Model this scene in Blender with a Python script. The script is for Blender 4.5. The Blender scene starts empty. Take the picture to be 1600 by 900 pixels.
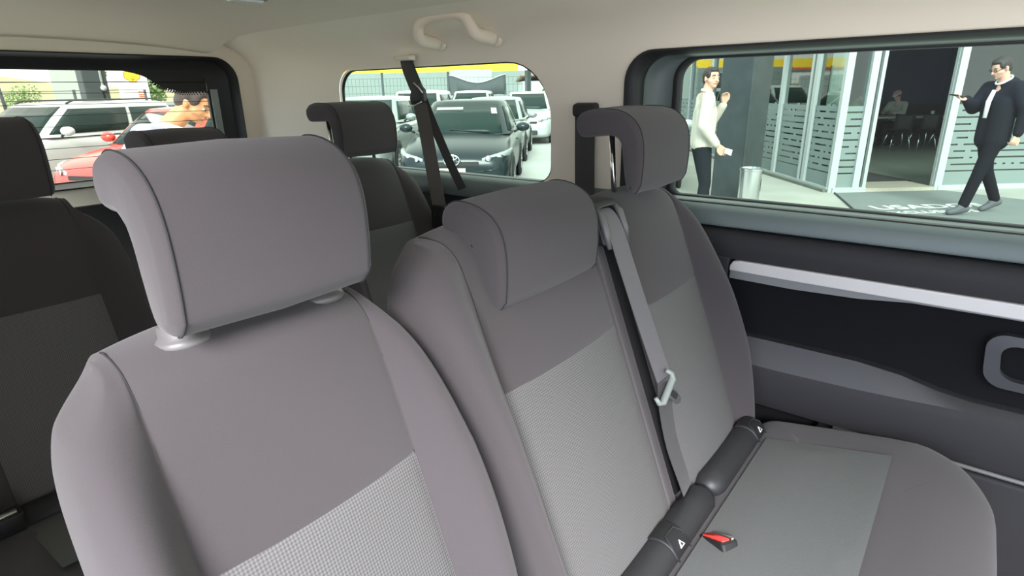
import bpy, bmesh, math, random
from mathutils import Vector, Matrix, Quaternion
from mathutils.geometry import delaunay_2d_cdt
random.seed(7)
PI = math.pi
SC = bpy.context.scene
COL = SC.collection

# ------------------------------------------------------------------ camera
cam = bpy.data.cameras.new('camera')
co = bpy.data.objects.new('camera', cam)
COL.objects.link(co)
R = Matrix(((0.6200, 0.2610, -0.7400), (-0.7850, 0.1870, -0.5910), (-0.0160, 0.9470, 0.3200)))
cx_ = Vector((760, 320, -908)).normalized()
cy_ = Vector((-1207, 287, -908)); cy_ = (cy_ - cx_ * cx_.dot(cy_)).normalized()
cz_ = cx_.cross(cy_)
R = Matrix((cx_, cy_, cz_))
co.matrix_world = Matrix.Translation((0, 0, 1.6)) @ R.to_4x4()
cam.sensor_width = 36
cam.lens = 36 * 908 / 1600
cam.clip_start = 0.01
cam.clip_end = 1000
SC.camera = co

# ------------------------------------------------------------------ sky, sun, exposure
SC.view_settings.view_transform = 'Standard'
SC.view_settings.look = 'None'
SC.view_settings.exposure = 2.4
SC.view_settings.gamma = 1
SC.view_settings.use_curve_mapping = False
SC.cycles.use_denoising = True
SC.cycles.max_bounces = 10
SC.cycles.diffuse_bounces = 6
SC.cycles.transparent_max_bounces = 16
SC.cycles.sample_clamp_indirect = 8
w = bpy.data.worlds.new('overcast_sky')
SC.world = w
w.use_nodes = True
nt = w.node_tree
bg = nt.nodes['Background']
tc = nt.nodes.new('ShaderNodeTexCoord')
sep = nt.nodes.new('ShaderNodeSeparateXYZ')
nz = nt.nodes.new('ShaderNodeTexNoise'); nz.inputs['Scale'].default_value = 2.2; nz.inputs['Detail'].default_value = 4
ramp = nt.nodes.new('ShaderNodeValToRGB')
ramp.color_ramp.elements[0].position = 0.0; ramp.color_ramp.elements[0].color = (1.0, 0.98, 0.94, 1)
ramp.color_ramp.elements[1].position = 0.7; ramp.color_ramp.elements[1].color = (0.93, 0.94, 0.95, 1)
mix = nt.nodes.new('ShaderNodeMixRGB'); mix.blend_type = 'MULTIPLY'; mix.inputs[0].default_value = 0.25
nt.links.new(tc.outputs['Generated'], sep.inputs[0]); nt.links.new(sep.outputs['Z'], ramp.inputs[0])
nt.links.new(tc.outputs['Generated'], nz.inputs['Vector'])
nt.links.new(ramp.outputs[0], mix.inputs[1]); nt.links.new(nz.outputs['Fac'], mix.inputs[2])
mp = nt.nodes.new('ShaderNodeMapRange'); mp.inputs['From Min'].default_value = 0.0; mp.inputs['From Max'].default_value = -0.9
mixb = nt.nodes.new('ShaderNodeMixRGB'); mixb.blend_type = 'MULTIPLY'; mixb.inputs[2].default_value = (0.74, 0.86, 1.14, 1)
nt.links.new(sep.outputs['X'], mp.inputs['Value']); nt.links.new(mp.outputs[0], mixb.inputs[0]); nt.links.new(mix.outputs[0], mixb.inputs[1])
nt.links.new(mixb.outputs[0], bg.inputs['Color'])
bg.inputs['Strength'].default_value = 1.0
sd = bpy.data.lights.new('veiled_sun', 'SUN')
sd.energy = 2.2; sd.angle = math.radians(24); sd.color = (1.0, 0.97, 0.98)
so = bpy.data.objects.new('veiled_sun', sd); COL.objects.link(so)
so.rotation_euler = Vector((-0.78, -0.52, 0.62)).to_track_quat('Z', 'Y').to_euler()

# ------------------------------------------------------------------ helpers
def lin(c):
    c = c / 255.0
    return c / 12.92 if c <= 0.04045 else ((c + 0.055) / 1.055) ** 2.4
def rgb(r, g, b): return (lin(r), lin(g), lin(b), 1)

def mat(name, col, rough=0.6, metal=0.0, bump=0.0, bscale=200, noise=0.0, nscale=8, spec=0.5, sheen=0.0, coat=0.0, emit=None):
    m = bpy.data.materials.new(name); m.use_nodes = True
    n = m.node_tree; b = n.nodes['Principled BSDF']
    b.inputs['Base Color'].default_value = col
    b.inputs['Roughness'].default_value = rough
    b.inputs['Metallic'].default_value = metal
    b.inputs['Specular IOR Level'].default_value = spec
    b.inputs['Sheen Weight'].default_value = sheen
    b.inputs['Sheen Roughness'].default_value = 0.6
    b.inputs['Coat Weight'].default_value = coat
    if emit:
        b.inputs['Emission Color'].default_value = emit[0]; b.inputs['Emission Strength'].default_value = emit[1]
    t = n.nodes.new('ShaderNodeTexCoord')
    if noise > 0:
        z = n.nodes.new('ShaderNodeTexNoise'); z.inputs['Scale'].default_value = nscale; z.inputs['Detail'].default_value = 5
        n.links.new(t.outputs['Object'], z.inputs['Vector'])
        mx = n.nodes.new('ShaderNodeMixRGB'); mx.inputs[1].default_value = tuple(c * (1 - noise) for c in col[:3]) + (1,)
        mx.inputs[2].default_value = tuple(min(1, c * (1 + noise)) for c in col[:3]) + (1,)
        n.links.new(z.outputs['Fac'], mx.inputs[0]); n.links.new(mx.outputs[0], b.inputs['Base Color'])
    if bump > 0:
        z2 = n.nodes.new('ShaderNodeTexNoise'); z2.inputs['Scale'].default_value = bscale; z2.inputs['Detail'].default_value = 2
        n.links.new(t.outputs['Object'], z2.inputs['Vector'])
        bp = n.nodes.new('ShaderNodeBump'); bp.inputs['Strength'].default_value = bump; bp.inputs['Distance'].default_value = 0.001
        n.links.new(z2.outputs['Fac'], bp.inputs['Height']); n.links.new(bp.outputs[0], b.inputs['Normal'])
    return m

def glass_tint(name, col, gloss=0.16, rough=0.02):
    m = bpy.data.materials.new(name); m.use_nodes = True
    n = m.node_tree; n.nodes.remove(n.nodes['Principled BSDF'])
    o = n.nodes['Material Output']
    tr = n.nodes.new('ShaderNodeBsdfTransparent'); tr.inputs[0].default_value = col
    gl = n.nodes.new('ShaderNodeBsdfGlossy'); gl.inputs['Roughness'].default_value = rough
    mx = n.nodes.new('ShaderNodeMixShader')
    lw = n.nodes.new('ShaderNodeLayerWeight'); lw.inputs['Blend'].default_value = 0.5
    pw = n.nodes.new('ShaderNodeMath'); pw.operation = 'POWER'; pw.inputs[1].default_value = 5
    mt = n.nodes.new('ShaderNodeMath'); mt.operation = 'MULTIPLY_ADD'; mt.inputs[1].default_value = 0.9 * gloss; mt.inputs[2].default_value = 0.045 * gloss; mt.use_clamp = True
    n.links.new(lw.outputs['Facing'], pw.inputs[0]); n.links.new(pw.outputs[0], mt.inputs[0]); n.links.new(mt.outputs[0], mx.inputs[0])
    n.links.new(tr.outputs[0], mx.inputs[1]); n.links.new(gl.outputs[0], mx.inputs[2]); n.links.new(mx.outputs[0], o.inputs[0])
    return m

def knit(name, c1, c2, sx=420, sz=300):
    # knitted seat insert: rows of small raised dots
    m = bpy.data.materials.new(name); m.use_nodes = True
    n = m.node_tree; b = n.nodes['Principled BSDF']; L = n.links.new
    b.inputs['Roughness'].default_value = 0.9; b.inputs['Specular IOR Level'].default_value = 0.2
    t = n.nodes.new('ShaderNodeTexCoord'); s = n.nodes.new('ShaderNodeSeparateXYZ'); L(t.outputs['Object'], s.inputs[0])
    def M(op, a, bb=None):
        x = n.nodes.new('ShaderNodeMath'); x.operation = op
        for i, v in enumerate((a, bb)):
            if v is None: continue
            if isinstance(v, (int, float)): x.inputs[i].default_value = v
            else: L(v, x.inputs[i])
        return x.outputs[0]
    v = M('ADD', s.outputs['Z'], s.outputs['Y'])
    a = M('MULTIPLY', s.outputs['X'], sx * 2); c = M('MULTIPLY', v, sz * 2)
    p = M('MULTIPLY', M('SINE', M('ADD', a, c)), M('SINE', M('SUBTRACT', a, c)))
    f = M('MULTIPLY_ADD' if False else 'ADD', M('MULTIPLY', p, 0.5), 0.5)
    mx = n.nodes.new('ShaderNodeMixRGB'); mx.inputs[1].default_value = c1; mx.inputs[2].default_value = c2
    L(f, mx.inputs[0]); L(mx.outputs[0], b.inputs['Base Color'])
    bp = n.nodes.new('ShaderNodeBump'); bp.inputs['Strength'].default_value = 0.5; bp.inputs['Distance'].default_value = 0.0008
    L(f, bp.inputs['Height']); L(bp.outputs[0], b.inputs['Normal'])
    return m

def props(o, label=None, cat=None, group=None, kind=None):
    if label: o['label'] = label
    if cat: o['category'] = cat
    if group: o['group'] = group
    if kind: o['kind'] = kind
    return o

def thing(name, label, cat, loc=(0, 0, 0), rz=0, group=None):
    o = bpy.data.objects.new(name, None); COL.objects.link(o)
    o.location = loc; o.rotation_euler = (0, 0, rz); o.empty_display_size = 0.1
    return props(o, label, cat, group)

def link(name, bm, mats, parent=None, smooth=True, world=False, sub=0, bevel=0, label=None, recalc=True, autos=None):
    """bm is in the parent's own frame, or in the world's when world=True"""
    if recalc: bmesh.ops.recalc_face_normals(bm, faces=bm.faces)
    me = bpy.data.meshes.new(name); bm.to_mesh(me); bm.free()
    for m in (mats if isinstance(mats, (list, tuple)) else [mats]): me.materials.append(m)
    if smooth:
        for p in me.polygons: p.use_smooth = True
    o = bpy.data.objects.new(name, me); COL.objects.link(o)
    if parent:
        o.parent = parent
        if world:
            # parents of parts are roots with location + z rotation (or a part of such a root)
            mw = root_matrix(parent)
            me.transform(mw.inverted())
    if bevel:
        b = o.modifiers.new('bevel', 'BEVEL'); b.width = bevel; b.segments = 3; b.limit_method = 'ANGLE'; b.angle_limit = math.radians(35)
    if sub:
        s = o.modifiers.new('smooth', 'SUBSURF'); s.levels = sub; s.render_levels = sub
    if smooth and autos is not None:
        me.set_sharp_from_angle(angle=math.radians(autos))
    if label: o['label'] = label
    return o

def root_matrix(o):
    m = Matrix.Identity(4)
    while o:
        m = Matrix.Translation(o.location) @ o.rotation_euler.to_matrix().to_4x4() @ m
        o = o.parent
    return m

def box(bm, x0, x1, y0, y1, z0, z1, mi=0, M=None):
    vs = [bm.verts.new(Vector(p)) for p in [(x0, y0, z0), (x1, y0, z0), (x1, y1, z0), (x0, y1, z0), (x0, y0, z1), (x1, y0, z1), (x1, y1, z1), (x0, y1, z1)]]
    if M:
        for v in vs: v.co = M @ v.co
    for f in [(0, 3, 2, 1), (4, 5, 6, 7), (0, 1, 5, 4), (1, 2, 6, 5), (2, 3, 7, 6), (3, 0, 4, 7)]:
        bm.faces.new([vs[i] for i in f]).material_index = mi
    return vs

def frame_of(d):
    d = d.normalized(); u = Vector((0, 0, 1)) if abs(d.z) < 0.95 else Vector((1, 0, 0))
    a = d.cross(u).normalized(); return a, d.cross(a).normalized()

def tube(bm, pts, r, n=10, cap=True, mi=0):
    pts = [Vector(p) for p in pts]; rs = r if isinstance(r, (list, tuple)) else [r] * len(pts)
    rings = []
    a = None
    for i, p in enumerate(pts):
        d = (pts[min(i + 1, len(pts) - 1)] - pts[max(i - 1, 0)])
        if a is None: a, b = frame_of(d)
        else:
            dn = d.normalized(); a = (a - dn * a.dot(dn)).normalized(); b = dn.cross(a)
        rings.append([bm.verts.new(p + (a * math.cos(2 * PI * k / n) + b * math.sin(2 * PI * k / n)) * rs[i]) for k in range(n)])
    for i in range(len(rings) - 1):
        for k in range(n):
            bm.faces.new([rings[i][k], rings[i][(k + 1) % n], rings[i + 1][(k + 1) % n], rings[i + 1][k]]).material_index = mi
    if cap:
        bm.faces.new(rings[0][::-1]).material_index = mi; bm.faces.new(rings[-1]).material_index = mi
    return bm

def ribbon(bm, pts, width, th, side):
    """flat strap: pts centre line, side = list of width directions"""
    pts = [Vector(p) for p in pts]; rings = []
    for i, p in enumerate(pts):
        d = (pts[min(i + 1, len(pts) - 1)] - pts[max(i - 1, 0)]).normalized()
        s = Vector(side[i] if isinstance(side, list) else side); s = (s - d * s.dot(d)).normalized(); nn = d.cross(s)
        ww = width[i] if isinstance(width, list) else width
        rings.append([bm.verts.new(p + s * ww / 2 * a + nn * th / 2 * b) for a, b in ((-1, -1), (1, -1), (1, 1), (-1, 1))])
    for i in range(len(rings) - 1):
        for k in range(4): bm.faces.new([rings[i][k], rings[i][(k + 1) % 4], rings[i + 1][(k + 1) % 4], rings[i + 1][k]])
    bm.faces.new(rings[0][::-1]); bm.faces.new(rings[-1]); return bm

def lathe(bm, prof, c, axis=Vector((0, 0, 1)), n=24, mi=0):
    axis = Vector(axis).normalized(); a, b = frame_of(axis); c = Vector(c); rings = []
    for r, h in prof:
        rings.append([bm.verts.new(c + axis * h + (a * math.cos(2 * PI * k / n) + b * math.sin(2 * PI * k / n)) * max(r, 1e-4)) for k in range(n)])
    for i in range(len(rings) - 1):
        for k in range(n): bm.faces.new([rings[i][k], rings[i][(k + 1) % n], rings[i + 1][(k + 1) % n], rings[i + 1][k]]).material_index = mi
    bm.faces.new(rings[0][::-1]).material_index = mi; bm.faces.new(rings[-1]).material_index = mi
    return bm

def loft(bm, rings, close=True, cap=True, mi=0):
    rr = [[bm.verts.new(Vector(p)) for p in r] for r in rings]; n = len(rr[0])
    for i in range(len(rr) - 1):
        for k in range(n if close else n - 1):
            f = bm.faces.new([rr[i][k], rr[i][(k + 1) % n], rr[i + 1][(k + 1) % n], rr[i + 1][k]])
            f.material_index = mi(i, k) if callable(mi) else mi
    if cap:
        m0 = mi(0, 0) if callable(mi) else mi
        bm.faces.new(rr[0][::-1]).material_index = m0; bm.faces.new(rr[-1]).material_index = m0
    return rr

def rrect(x0, x1, z0, z1, r, n=6):
    """rounded rectangle; r may be 4 radii (x0z0, x1z0, x1z1, x0z1)"""
    rs = r if isinstance(r, (list, tuple)) else [r] * 4
    pts = []
    for (cx, cz, a0, rr) in ((x0 + rs[0], z0 + rs[0], PI, rs[0]), (x1 - rs[1], z0 + rs[1], 1.5 * PI, rs[1]), (x1 - rs[2], z1 - rs[2], 0, rs[2]), (x0 + rs[3], z1 - rs[3], PI / 2, rs[3])):
        for k in range(n + 1):
            a = a0 + PI / 2 * k / n
            pts.append((cx + rr * math.cos(a), cz + rr * math.sin(a)))
    return pts

def inpoly(x, y, poly):
    c = False; j = len(poly) - 1
    for i in range(len(poly)):
        xi, yi = poly[i]; xj, yj = poly[j]
        if (yi > y) != (yj > y) and x < (xj - xi) * (y - yi) / (yj - yi) + xi: c = not c
        j = i
    return c

def cdt_panel(bm, outer, holes, fn, step=0.08, mi=0):
    """triangulated sheet with holes, 2-D outline mapped into space by fn(u, v)"""
    pts = []; edges = []
    for lp in [outer] + holes:
        b = len(pts); m = len(lp)
        pts += [Vector(p) for p in lp]; edges += [(b + i, b + (i + 1) % m) for i in range(m)]
    us = [p[0] for p in outer]; vs = [p[1] for p in outer]
    u = min(us) + step * .51
    while u < max(us):
        v = min(vs) + step * .51
        while v < max(vs):
            if inpoly(u, v, outer) and not any(inpoly(u, v, h) for h in holes): pts.append(Vector((u, v)))
            v += step
        u += step
    V, E_, F, *_r = delaunay_2d_cdt(pts, edges, [], 0, 1e-6)
    bv = [bm.verts.new(Vector(fn(p[0], p[1]))) for p in V]
    for f in F:
        cx = sum(V[i][0] for i in f) / 3; cy = sum(V[i][1] for i in f) / 3
        if inpoly(cx, cy, outer) and not any(inpoly(cx, cy, h) for h in holes):
            bm.faces.new([bv[i] for i in f]).material_index = mi
    return bm

def interp(tab, t):
    if t <= tab[0][0]: return tab[0][1]
    for (a, va), (b, vb) in zip(tab, tab[1:]):
        if t <= b:
            k = (t - a) / (b - a); return va + (vb - va) * k
    return tab[-1][1]

def crom(pts, n=6):
    """Catmull-Rom through points"""
    P = [Vector(p) for p in pts]; out = []
    for i in range(len(P) - 1):
        p0, p1, p2, p3 = P[max(i - 1, 0)], P[i], P[i + 1], P[min(i + 2, len(P) - 1)]
        for k in range(n):
            t = k / n
            out.append(0.5 * ((2 * p1) + (p2 - p0) * t + (2 * p0 - 5 * p1 + 4 * p2 - p3) * t * t + (3 * p1 - p0 - 3 * p2 + p3) * t ** 3))
    out.append(P[-1]); return out

def copy_tree(o, parent=None):
    c = o.copy(); COL.objects.link(c)
    if parent: c.parent = parent
    for ch in KIDS.get(o.name, [x for x in bpy.data.objects if x.parent == o]): copy_tree(ch, c)
    return c
KIDS = {}

def text_mesh(body, size, extrude, M, name, m, parent, sx=1.0):
    cu = bpy.data.curves.new(name, 'FONT'); cu.body = body; cu.size = size; cu.extrude = extrude; cu.align_x = 'CENTER'; cu.align_y = 'CENTER'
    cu.offset = size * 0.015
    t = bpy.data.objects.new(name + '_tmp', cu); COL.objects.link(t)
    dg = bpy.context.evaluated_depsgraph_get(); me = bpy.data.meshes.new_from_object(t.evaluated_get(dg))
    bpy.data.objects.remove(t); me.name = name
    me.transform(Matrix.Diagonal((sx, 1, 1, 1))); me.transform(M)
    me.materials.clear(); me.materials.append(m)
    o = bpy.data.objects.new(name, me); COL.objects.link(o)
    if parent:
        o.parent = parent; me.transform(root_matrix(parent).inverted())
    return o

# ------------------------------------------------------------------ materials
FAB = mat('dark_grey_seat_fabric', (0.052, 0.0455, 0.048, 1), 0.95, bump=0.25, bscale=900, sheen=0.15, spec=0.12)
KNIT = knit('grey_knit_insert', (0.072, 0.070, 0.070, 1), (0.150, 0.147, 0.146, 1))
KNIT2 = mat('grey_cushion_knit', (0.13, 0.135, 0.132, 1), 0.92, bump=0.5, bscale=700, noise=0.08, nscale=400, spec=0.15)
SEAM = mat('dark_seam_thread', (0.02, 0.02, 0.022, 1), 0.9)
HEAD = mat('beige_headliner', (0.80, 0.70, 0.59, 1), 0.9, bump=0.2, bscale=500, noise=0.02, nscale=60, spec=0.2)
PIL = mat('beige_pillar_trim', (0.83, 0.75, 0.635, 1), 0.7, bump=0.15, bscale=700, spec=0.3)
BLK = mat('black_plastic', (0.012, 0.012, 0.013, 1), 0.55, bump=0.2, bscale=600)
DOORM = mat('charcoal_door_plastic', (0.024, 0.023, 0.025, 1), 0.65, bump=0.35, bscale=420, spec=0.3)
INS = mat('black_door_insert', (0.008, 0.008, 0.009, 1), 0.9, bump=0.3, bscale=500, spec=0.15)
LEDGE = mat('grey_green_belt_trim', (0.125, 0.155, 0.15, 1), 0.5, bump=0.12, bscale=500)
SILV = mat('satin_silver_trim', (0.62, 0.59, 0.57, 1), 0.5, 0.2)
MIDG = mat('mid_grey_plastic', (0.20, 0.20, 0.20, 1), 0.5)
GPL = mat('grey_guide_plastic', (0.105, 0.10, 0.10, 1), 0.4)
CHR = mat('chrome', (0.75, 0.75, 0.76, 1), 0.15, 1.0)
STEEL = mat('brushed_steel', (0.62, 0.63, 0.62, 1), 0.28, 1.0)
WEB = mat('grey_belt_webbing', (0.085, 0.078, 0.086, 1), 0.6, bump=0.3, bscale=800, sheen=0.2)
WEBD = mat('black_belt_webbing', (0.022, 0.020, 0.020, 1), 0.6, bump=0.3, bscale=800, sheen=0.2)
VINYL = mat('black_vinyl', (0.022, 0.022, 0.024, 1), 0.5, bump=0.2, bscale=300)
RED = mat('red_buckle_button', (0.75, 0.05, 0.04, 1), 0.4)
LAMPM = mat('lamp_lens', (0.8, 0.8, 0.78, 1), 0.25)
GLS = glass_tint('green_privacy_glass', (0.42, 0.52, 0.455, 1))
GLL = glass_tint('clear_side_glass', (0.80, 0.86, 0.82, 1))
GLT = glass_tint('rear_screen_glass', (0.50, 0.52, 0.46, 1))
FRIT = mat('black_glass_frit', (0.012, 0.012, 0.012, 1), 0.6)
CARP = mat('dark_floor_carpet', (0.03, 0.03, 0.032, 1), 0.95, bump=0.5, bscale=300)
# ================================================================== THE VAN'S SHELL
XW, XL, XC, YT, YF = 1.5, -0.16, 0.67, 2.70, -1.3
ZF = 0.42
# side section: x offset from the wall plane by height (tumblehome towards the roof)
SECT = [(0.42, 0.0), (1.2, 0.0), (1.33, 0.0), (1.70, -0.005), (1.74, -0.02), (1.78, -0.055), (1.81, -0.11), (1.835, -0.20)]
def wall_x(z, side=1):
    d = interp(SECT, z)
    return XW + d if side > 0 else XL - d
# window openings in the beige lining (y, z)
DOOR_OPEN = rrect(-1.25, 0.775, 1.286, 1.69, (0.03, 0.03, 0.07, 0.03), 8)
QUART = rrect(1.035, 2.06, 1.322, 1.690, (0.05, 0.045, 0.085, 0.17), 8)
bm = bmesh.new()
def dense(pl_, st=0.03):
    out_ = []
    for i in range(len(pl_)):
        a_, b_ = Vector(pl_[i]), Vector(pl_[(i + 1) % len(pl_)]); m_ = max(1, int((b_ - a_).length / st))
        out_ += [tuple(a_.lerp(b_, k / m_)) for k in range(m_)]
    return out_
cdt_panel(bm, dense([(YF, 1.27), (YT, 1.27), (YT, 1.835), (YF, 1.835)]), [DOOR_OPEN, QUART], lambda y, z: (wall_x(z), y, z), 0.045)
props(link('wall_right', bm, PIL), kind='structure')
bm = bmesh.new()
LOPEN = rrect(1.75, 2.55, 1.32, 1.68, 0.06, 6)
cdt_panel(bm, dense([(0.50, ZF), (YT, ZF), (YT, 1.835), (0.50, 1.835)]), [LOPEN], lambda y, z: (wall_x(z, -1), y, z), 0.09)
props(link('wall_left', bm, PIL), kind='structure')

# headliner
bm = bmesh.new()
XS = [XL + 0.20, XL + 0.32, XL + 0.5, XC - 0.1, XC + 0.1, XW - 0.5, XW - 0.32, XW - 0.20]
ZS = [1.835, 1.851, 1.862, 1.868, 1.868, 1.862, 1.851, 1.835]
ys = [YF, -0.6, 0, 0.5, 1.0, 1.6, 2.1, 2.35, 2.47, 2.55, 2.61, 2.67, YT]
dz = [0, 0, 0, 0, 0, 0, -0.002, -0.006, -0.015, -0.035, -0.052, -0.06, -0.062]
loft(bm, [[(x, y, z + d) for x, z in zip(XS, ZS)] for y, d in zip(ys, dz)], close=False, cap=False)
props(link('ceiling', bm, HEAD, sub=2), kind='structure')
# outer roof skin above the headliner
bm = bmesh.new(); box(bm, XL - 0.06, XW + 0.06, YF, YT + 0.10, 1.895, 1.915)
props(link('trim_1', bm, mat('white_roof_paint', (0.5, 0.5, 0.5, 1), 0.4), bevel=0.01), kind='structure')
# corner fillets of the headliner above the tailgate
bm = bmesh.new()
loft(bm, [[(x, y, z) for x, z in zip(XS, [1.835 + d for d in (-0.05, -0.04, -0.036, -0.03, -0.03, -0.036, -0.04, -0.05)])] for y in (2.80, 2.83)] , close=False, cap=False)
bm.free()

# tailgate wall with opening
TOPEN = rrect(-0.10, 1.418, 1.272, 1.762, (0.05, 0.03, 0.10, 0.10), 8)
bm = bmesh.new()
cdt_panel(bm, dense([(XL - 0.02, ZF), (XW + 0.02, ZF), (XW + 0.02, 1.81), (1.40, 1.835), (XC, 1.85), (-0.05, 1.835), (XL - 0.02, 1.81)], 0.08), [TOPEN], lambda x, z: (x, YT, z), 0.12)
props(link('wall_back', bm, PIL), kind='structure')
# pale lip around the header
# black surround and rear window
TG = rrect(-0.03, 1.313, 1.292, 1.703, (0.05, 0.02, 0.05, 0.05), 8)
bm = bmesh.new()
YG = 2.78
def ring3(poly, f): return [Vector(f(a, b)) for a, b in poly]
loft(bm, [ring3(TOPEN, lambda x, z: (x, YT - 0.012, z)), ring3(rrect(-0.095, 1.413, 1.277, 1.757, (0.05, 0.03, 0.09, 0.09), 8), lambda x, z: (x, YT - 0.014, z)),
          ring3(rrect(-0.085, 1.402, 1.285, 1.745, (0.05, 0.03, 0.08, 0.08), 8), lambda x, z: (x, YG - 0.03, z)),
          ring3(rrect(-0.05, 1.368, 1.288, 1.715, (0.05, 0.02, 0.07, 0.07), 8), lambda x, z: (x, YG - 0.008, z)),
          ring3(TG, lambda x, z: (x, YG - 0.006, z)), ring3(TG, lambda x, z: (x, YG + 0.01, z))], cap=False)
surr = props(link('window_3', bm, BLK, autos=40), kind='structure')
bm = bmesh.new(); cdt_panel(bm, TG, [], lambda x, z: (x, YG, z), 0.3)
link('window_glass', bm, GLT, surr, smooth=False)
# grey pillar strip between two black bars at the right of the rear window
bm = bmesh.new()
loft(bm, [[(1.322, YG - 0.016, z), (1.352, YG - 0.016, z), (1.352, YG - 0.010, z), (1.322, YG - 0.010, z)] for z in (1.30, 1.63)])
link('pillar_strip', bm, mat('pale_painted_strip', (0.30, 0.34, 0.32, 1), 0.5), surr, smooth=False)
# black curved frit on the upper right of the glass, with its fringe of dots
bm = bmesh.new()
lower = crom([(0.93, 1.706, 0), (0.99, 1.702, 0), (1.06, 1.683, 0), (1.11, 1.650, 0), (1.15, 1.634, 0), (1.20, 1.622, 0), (1.25, 1.622, 0), (1.312, 1.622, 0)], 5)
top = [(p.x, 1.716) for p in reversed(lower)]
fr = [(p.x, p.y) for p in lower] + [(1.312, 1.706)]
cdt_panel(bm, fr, [], lambda x, z: (x, YG - 0.003, z), 0.05)
frit = link('sunstrip_frit', bm, FRIT, surr, smooth=False)
bm = bmesh.new()
for i, p in enumerate(lower):
    if p.x > 1.09:
        for k in range(2):
            lathe(bm, [(0.0045 - 0.0015 * k, 0), (0.0045 - 0.0015 * k, 0.001)], (p.x + 0.004 * k, YG - 0.0045, p.y - 0.004 - 0.008 * k), (0, 1, 0), 8)
link('frit_dots', bm, FRIT, frit, smooth=False)
bm = bmesh.new()
for k in range(9):
    z = 1.660 - k * 0.040
    tube(bm, [(-0.02, YG - 0.004, z), (1.31, YG - 0.004, z)], 0.0011, 4)
link('defroster_wires', bm, FRIT, surr)

# lower tailgate lining
bm = bmesh.new()
box(bm, XL, XW, YT - 0.03, YT - 0.001, ZF, 1.205)
props(link('trim_2', bm, DOORM, smooth=False), kind='structure')

# ---- sliding door window: black rim, painted reveal, gasket, glass
def rim(x, y1, z0, z1, r): return ring3(rrect(-1.3, y1, z0, z1, (0.02, 0.02, r, 0.02), 8), lambda y, z: (x, y, z))
bm = bmesh.new()
loft(bm, [rim(1.488, 0.79, 1.285, 1.697, 0.08), rim(1.486, 0.775, 1.287, 1.692, 0.075), rim(1.50, 0.757, 1.290, 1.685, 0.07), rim(1.512, 0.752, 1.316, 1.682, 0.07), rim(1.53, 0.752, 1.316, 1.682, 0.07)], cap=False)
wd = props(link('window_1', bm, BLK, autos=50), kind='structure')
bm = bmesh.new()
loft(bm, [rim(1.53, 0.752, 1.316, 1.682, 0.07), rim(1.56, 0.745, 1.316, 1.678, 0.07), rim(1.57, 0.70, 1.316, 1.676, 0.06), rim(1.572, 0.675, 1.316, 1.676, 0.06)], cap=False)
link('painted_reveal', bm, mat('green_grey_reveal', (0.11, 0.135, 0.13, 1), 0.45), wd)
bm = bmesh.new()
loft(bm, [rim(1.566, 0.685, 1.314, 1.68, 0.06), rim(1.562, 0.675, 1.318, 1.676, 0.055), rim(1.566, 0.665, 1.321, 1.672, 0.05), rim(1.58, 0.663, 1.322, 1.671, 0.05)], cap=False)
link('gasket', bm, BLK, wd)
bm = bmesh.new(); cdt_panel(bm, rrect(-1.3, 0.67, 1.31, 1.68, 0.03, 4), [], lambda y, z: (1.577, y, z), 0.4)
link('window_glass', bm, GLS, wd, smooth=False)
# ---- quarter window
def qr(x, d): return ring3(rrect(1.035 + d, 2.06 - d, 1.322 + d, 1.690 - d, (0.05, 0.045, 0.085 , 0.17), 8), lambda y, z: (x, y, z))
bm = bmesh.new()
loft(bm, [qr(1.499, -0.001), qr(1.506, 0.003)], cap=False)
wq = props(link('window_2', bm, PIL), kind='structure')
bm = bmesh.new()
loft(bm, [qr(1.506, 0.001), qr(1.507, 0.006), qr(1.516, 0.007)], cap=False)
link('gasket', bm, BLK, wq)
bm = bmesh.new(); cdt_panel(bm, rrect(1.04, 2.055, 1.325, 1.687, (0.05, 0.045, 0.085, 0.17), 8), [], lambda y, z: (1.514, y, z), 0.4)
link('window_glass', bm, GLS, wq, smooth=False)
# ---- left rear window, unseen; placed and left clear to light the rear pillars
bm = bmesh.new(); cdt_panel(bm, LOPEN, [], lambda y, z: (XL - 0.01, y, z), 0.4)
props(link('window_4', bm, GLL, smooth=False), kind='structure')

# ---- belt-line ledge, door lining and rear side lining
bm = bmesh.new()
def led(y0, y1):
    sec = [(1.60, 1.318), (1.53, 1.316), (1.505, 1.312), (1.488, 1.300), (1.478, 1.270), (1.480, 1.262), (1.60, 1.262)]
    loft(bm, [[(x, y, z) for x, z in sec] for y in (y0, y1)])
led(YF, 0.80)
props(link('trim_3', bm, LEDGE, autos=60, bevel=0.004), kind='structure')
bm = bmesh.new()
sec = [(1.535, 1.330), (1.50, 1.326), (1.478, 1.312), (1.465, 1.262), (1.47, 1.256), (1.535, 1.256)]
loft(bm, [[(x, y, z) for x, z in sec] for y in (0.80, 2.69)])
props(link('trim_4', bm, LEDGE, autos=60), kind='structure')
bm = bmesh.new()
box(bm, 1.485, 1.56, 0.62, 2.69, ZF, 1.2565)
props(link('trim_5', bm, DOORM, smooth=False), kind='structure')

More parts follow.
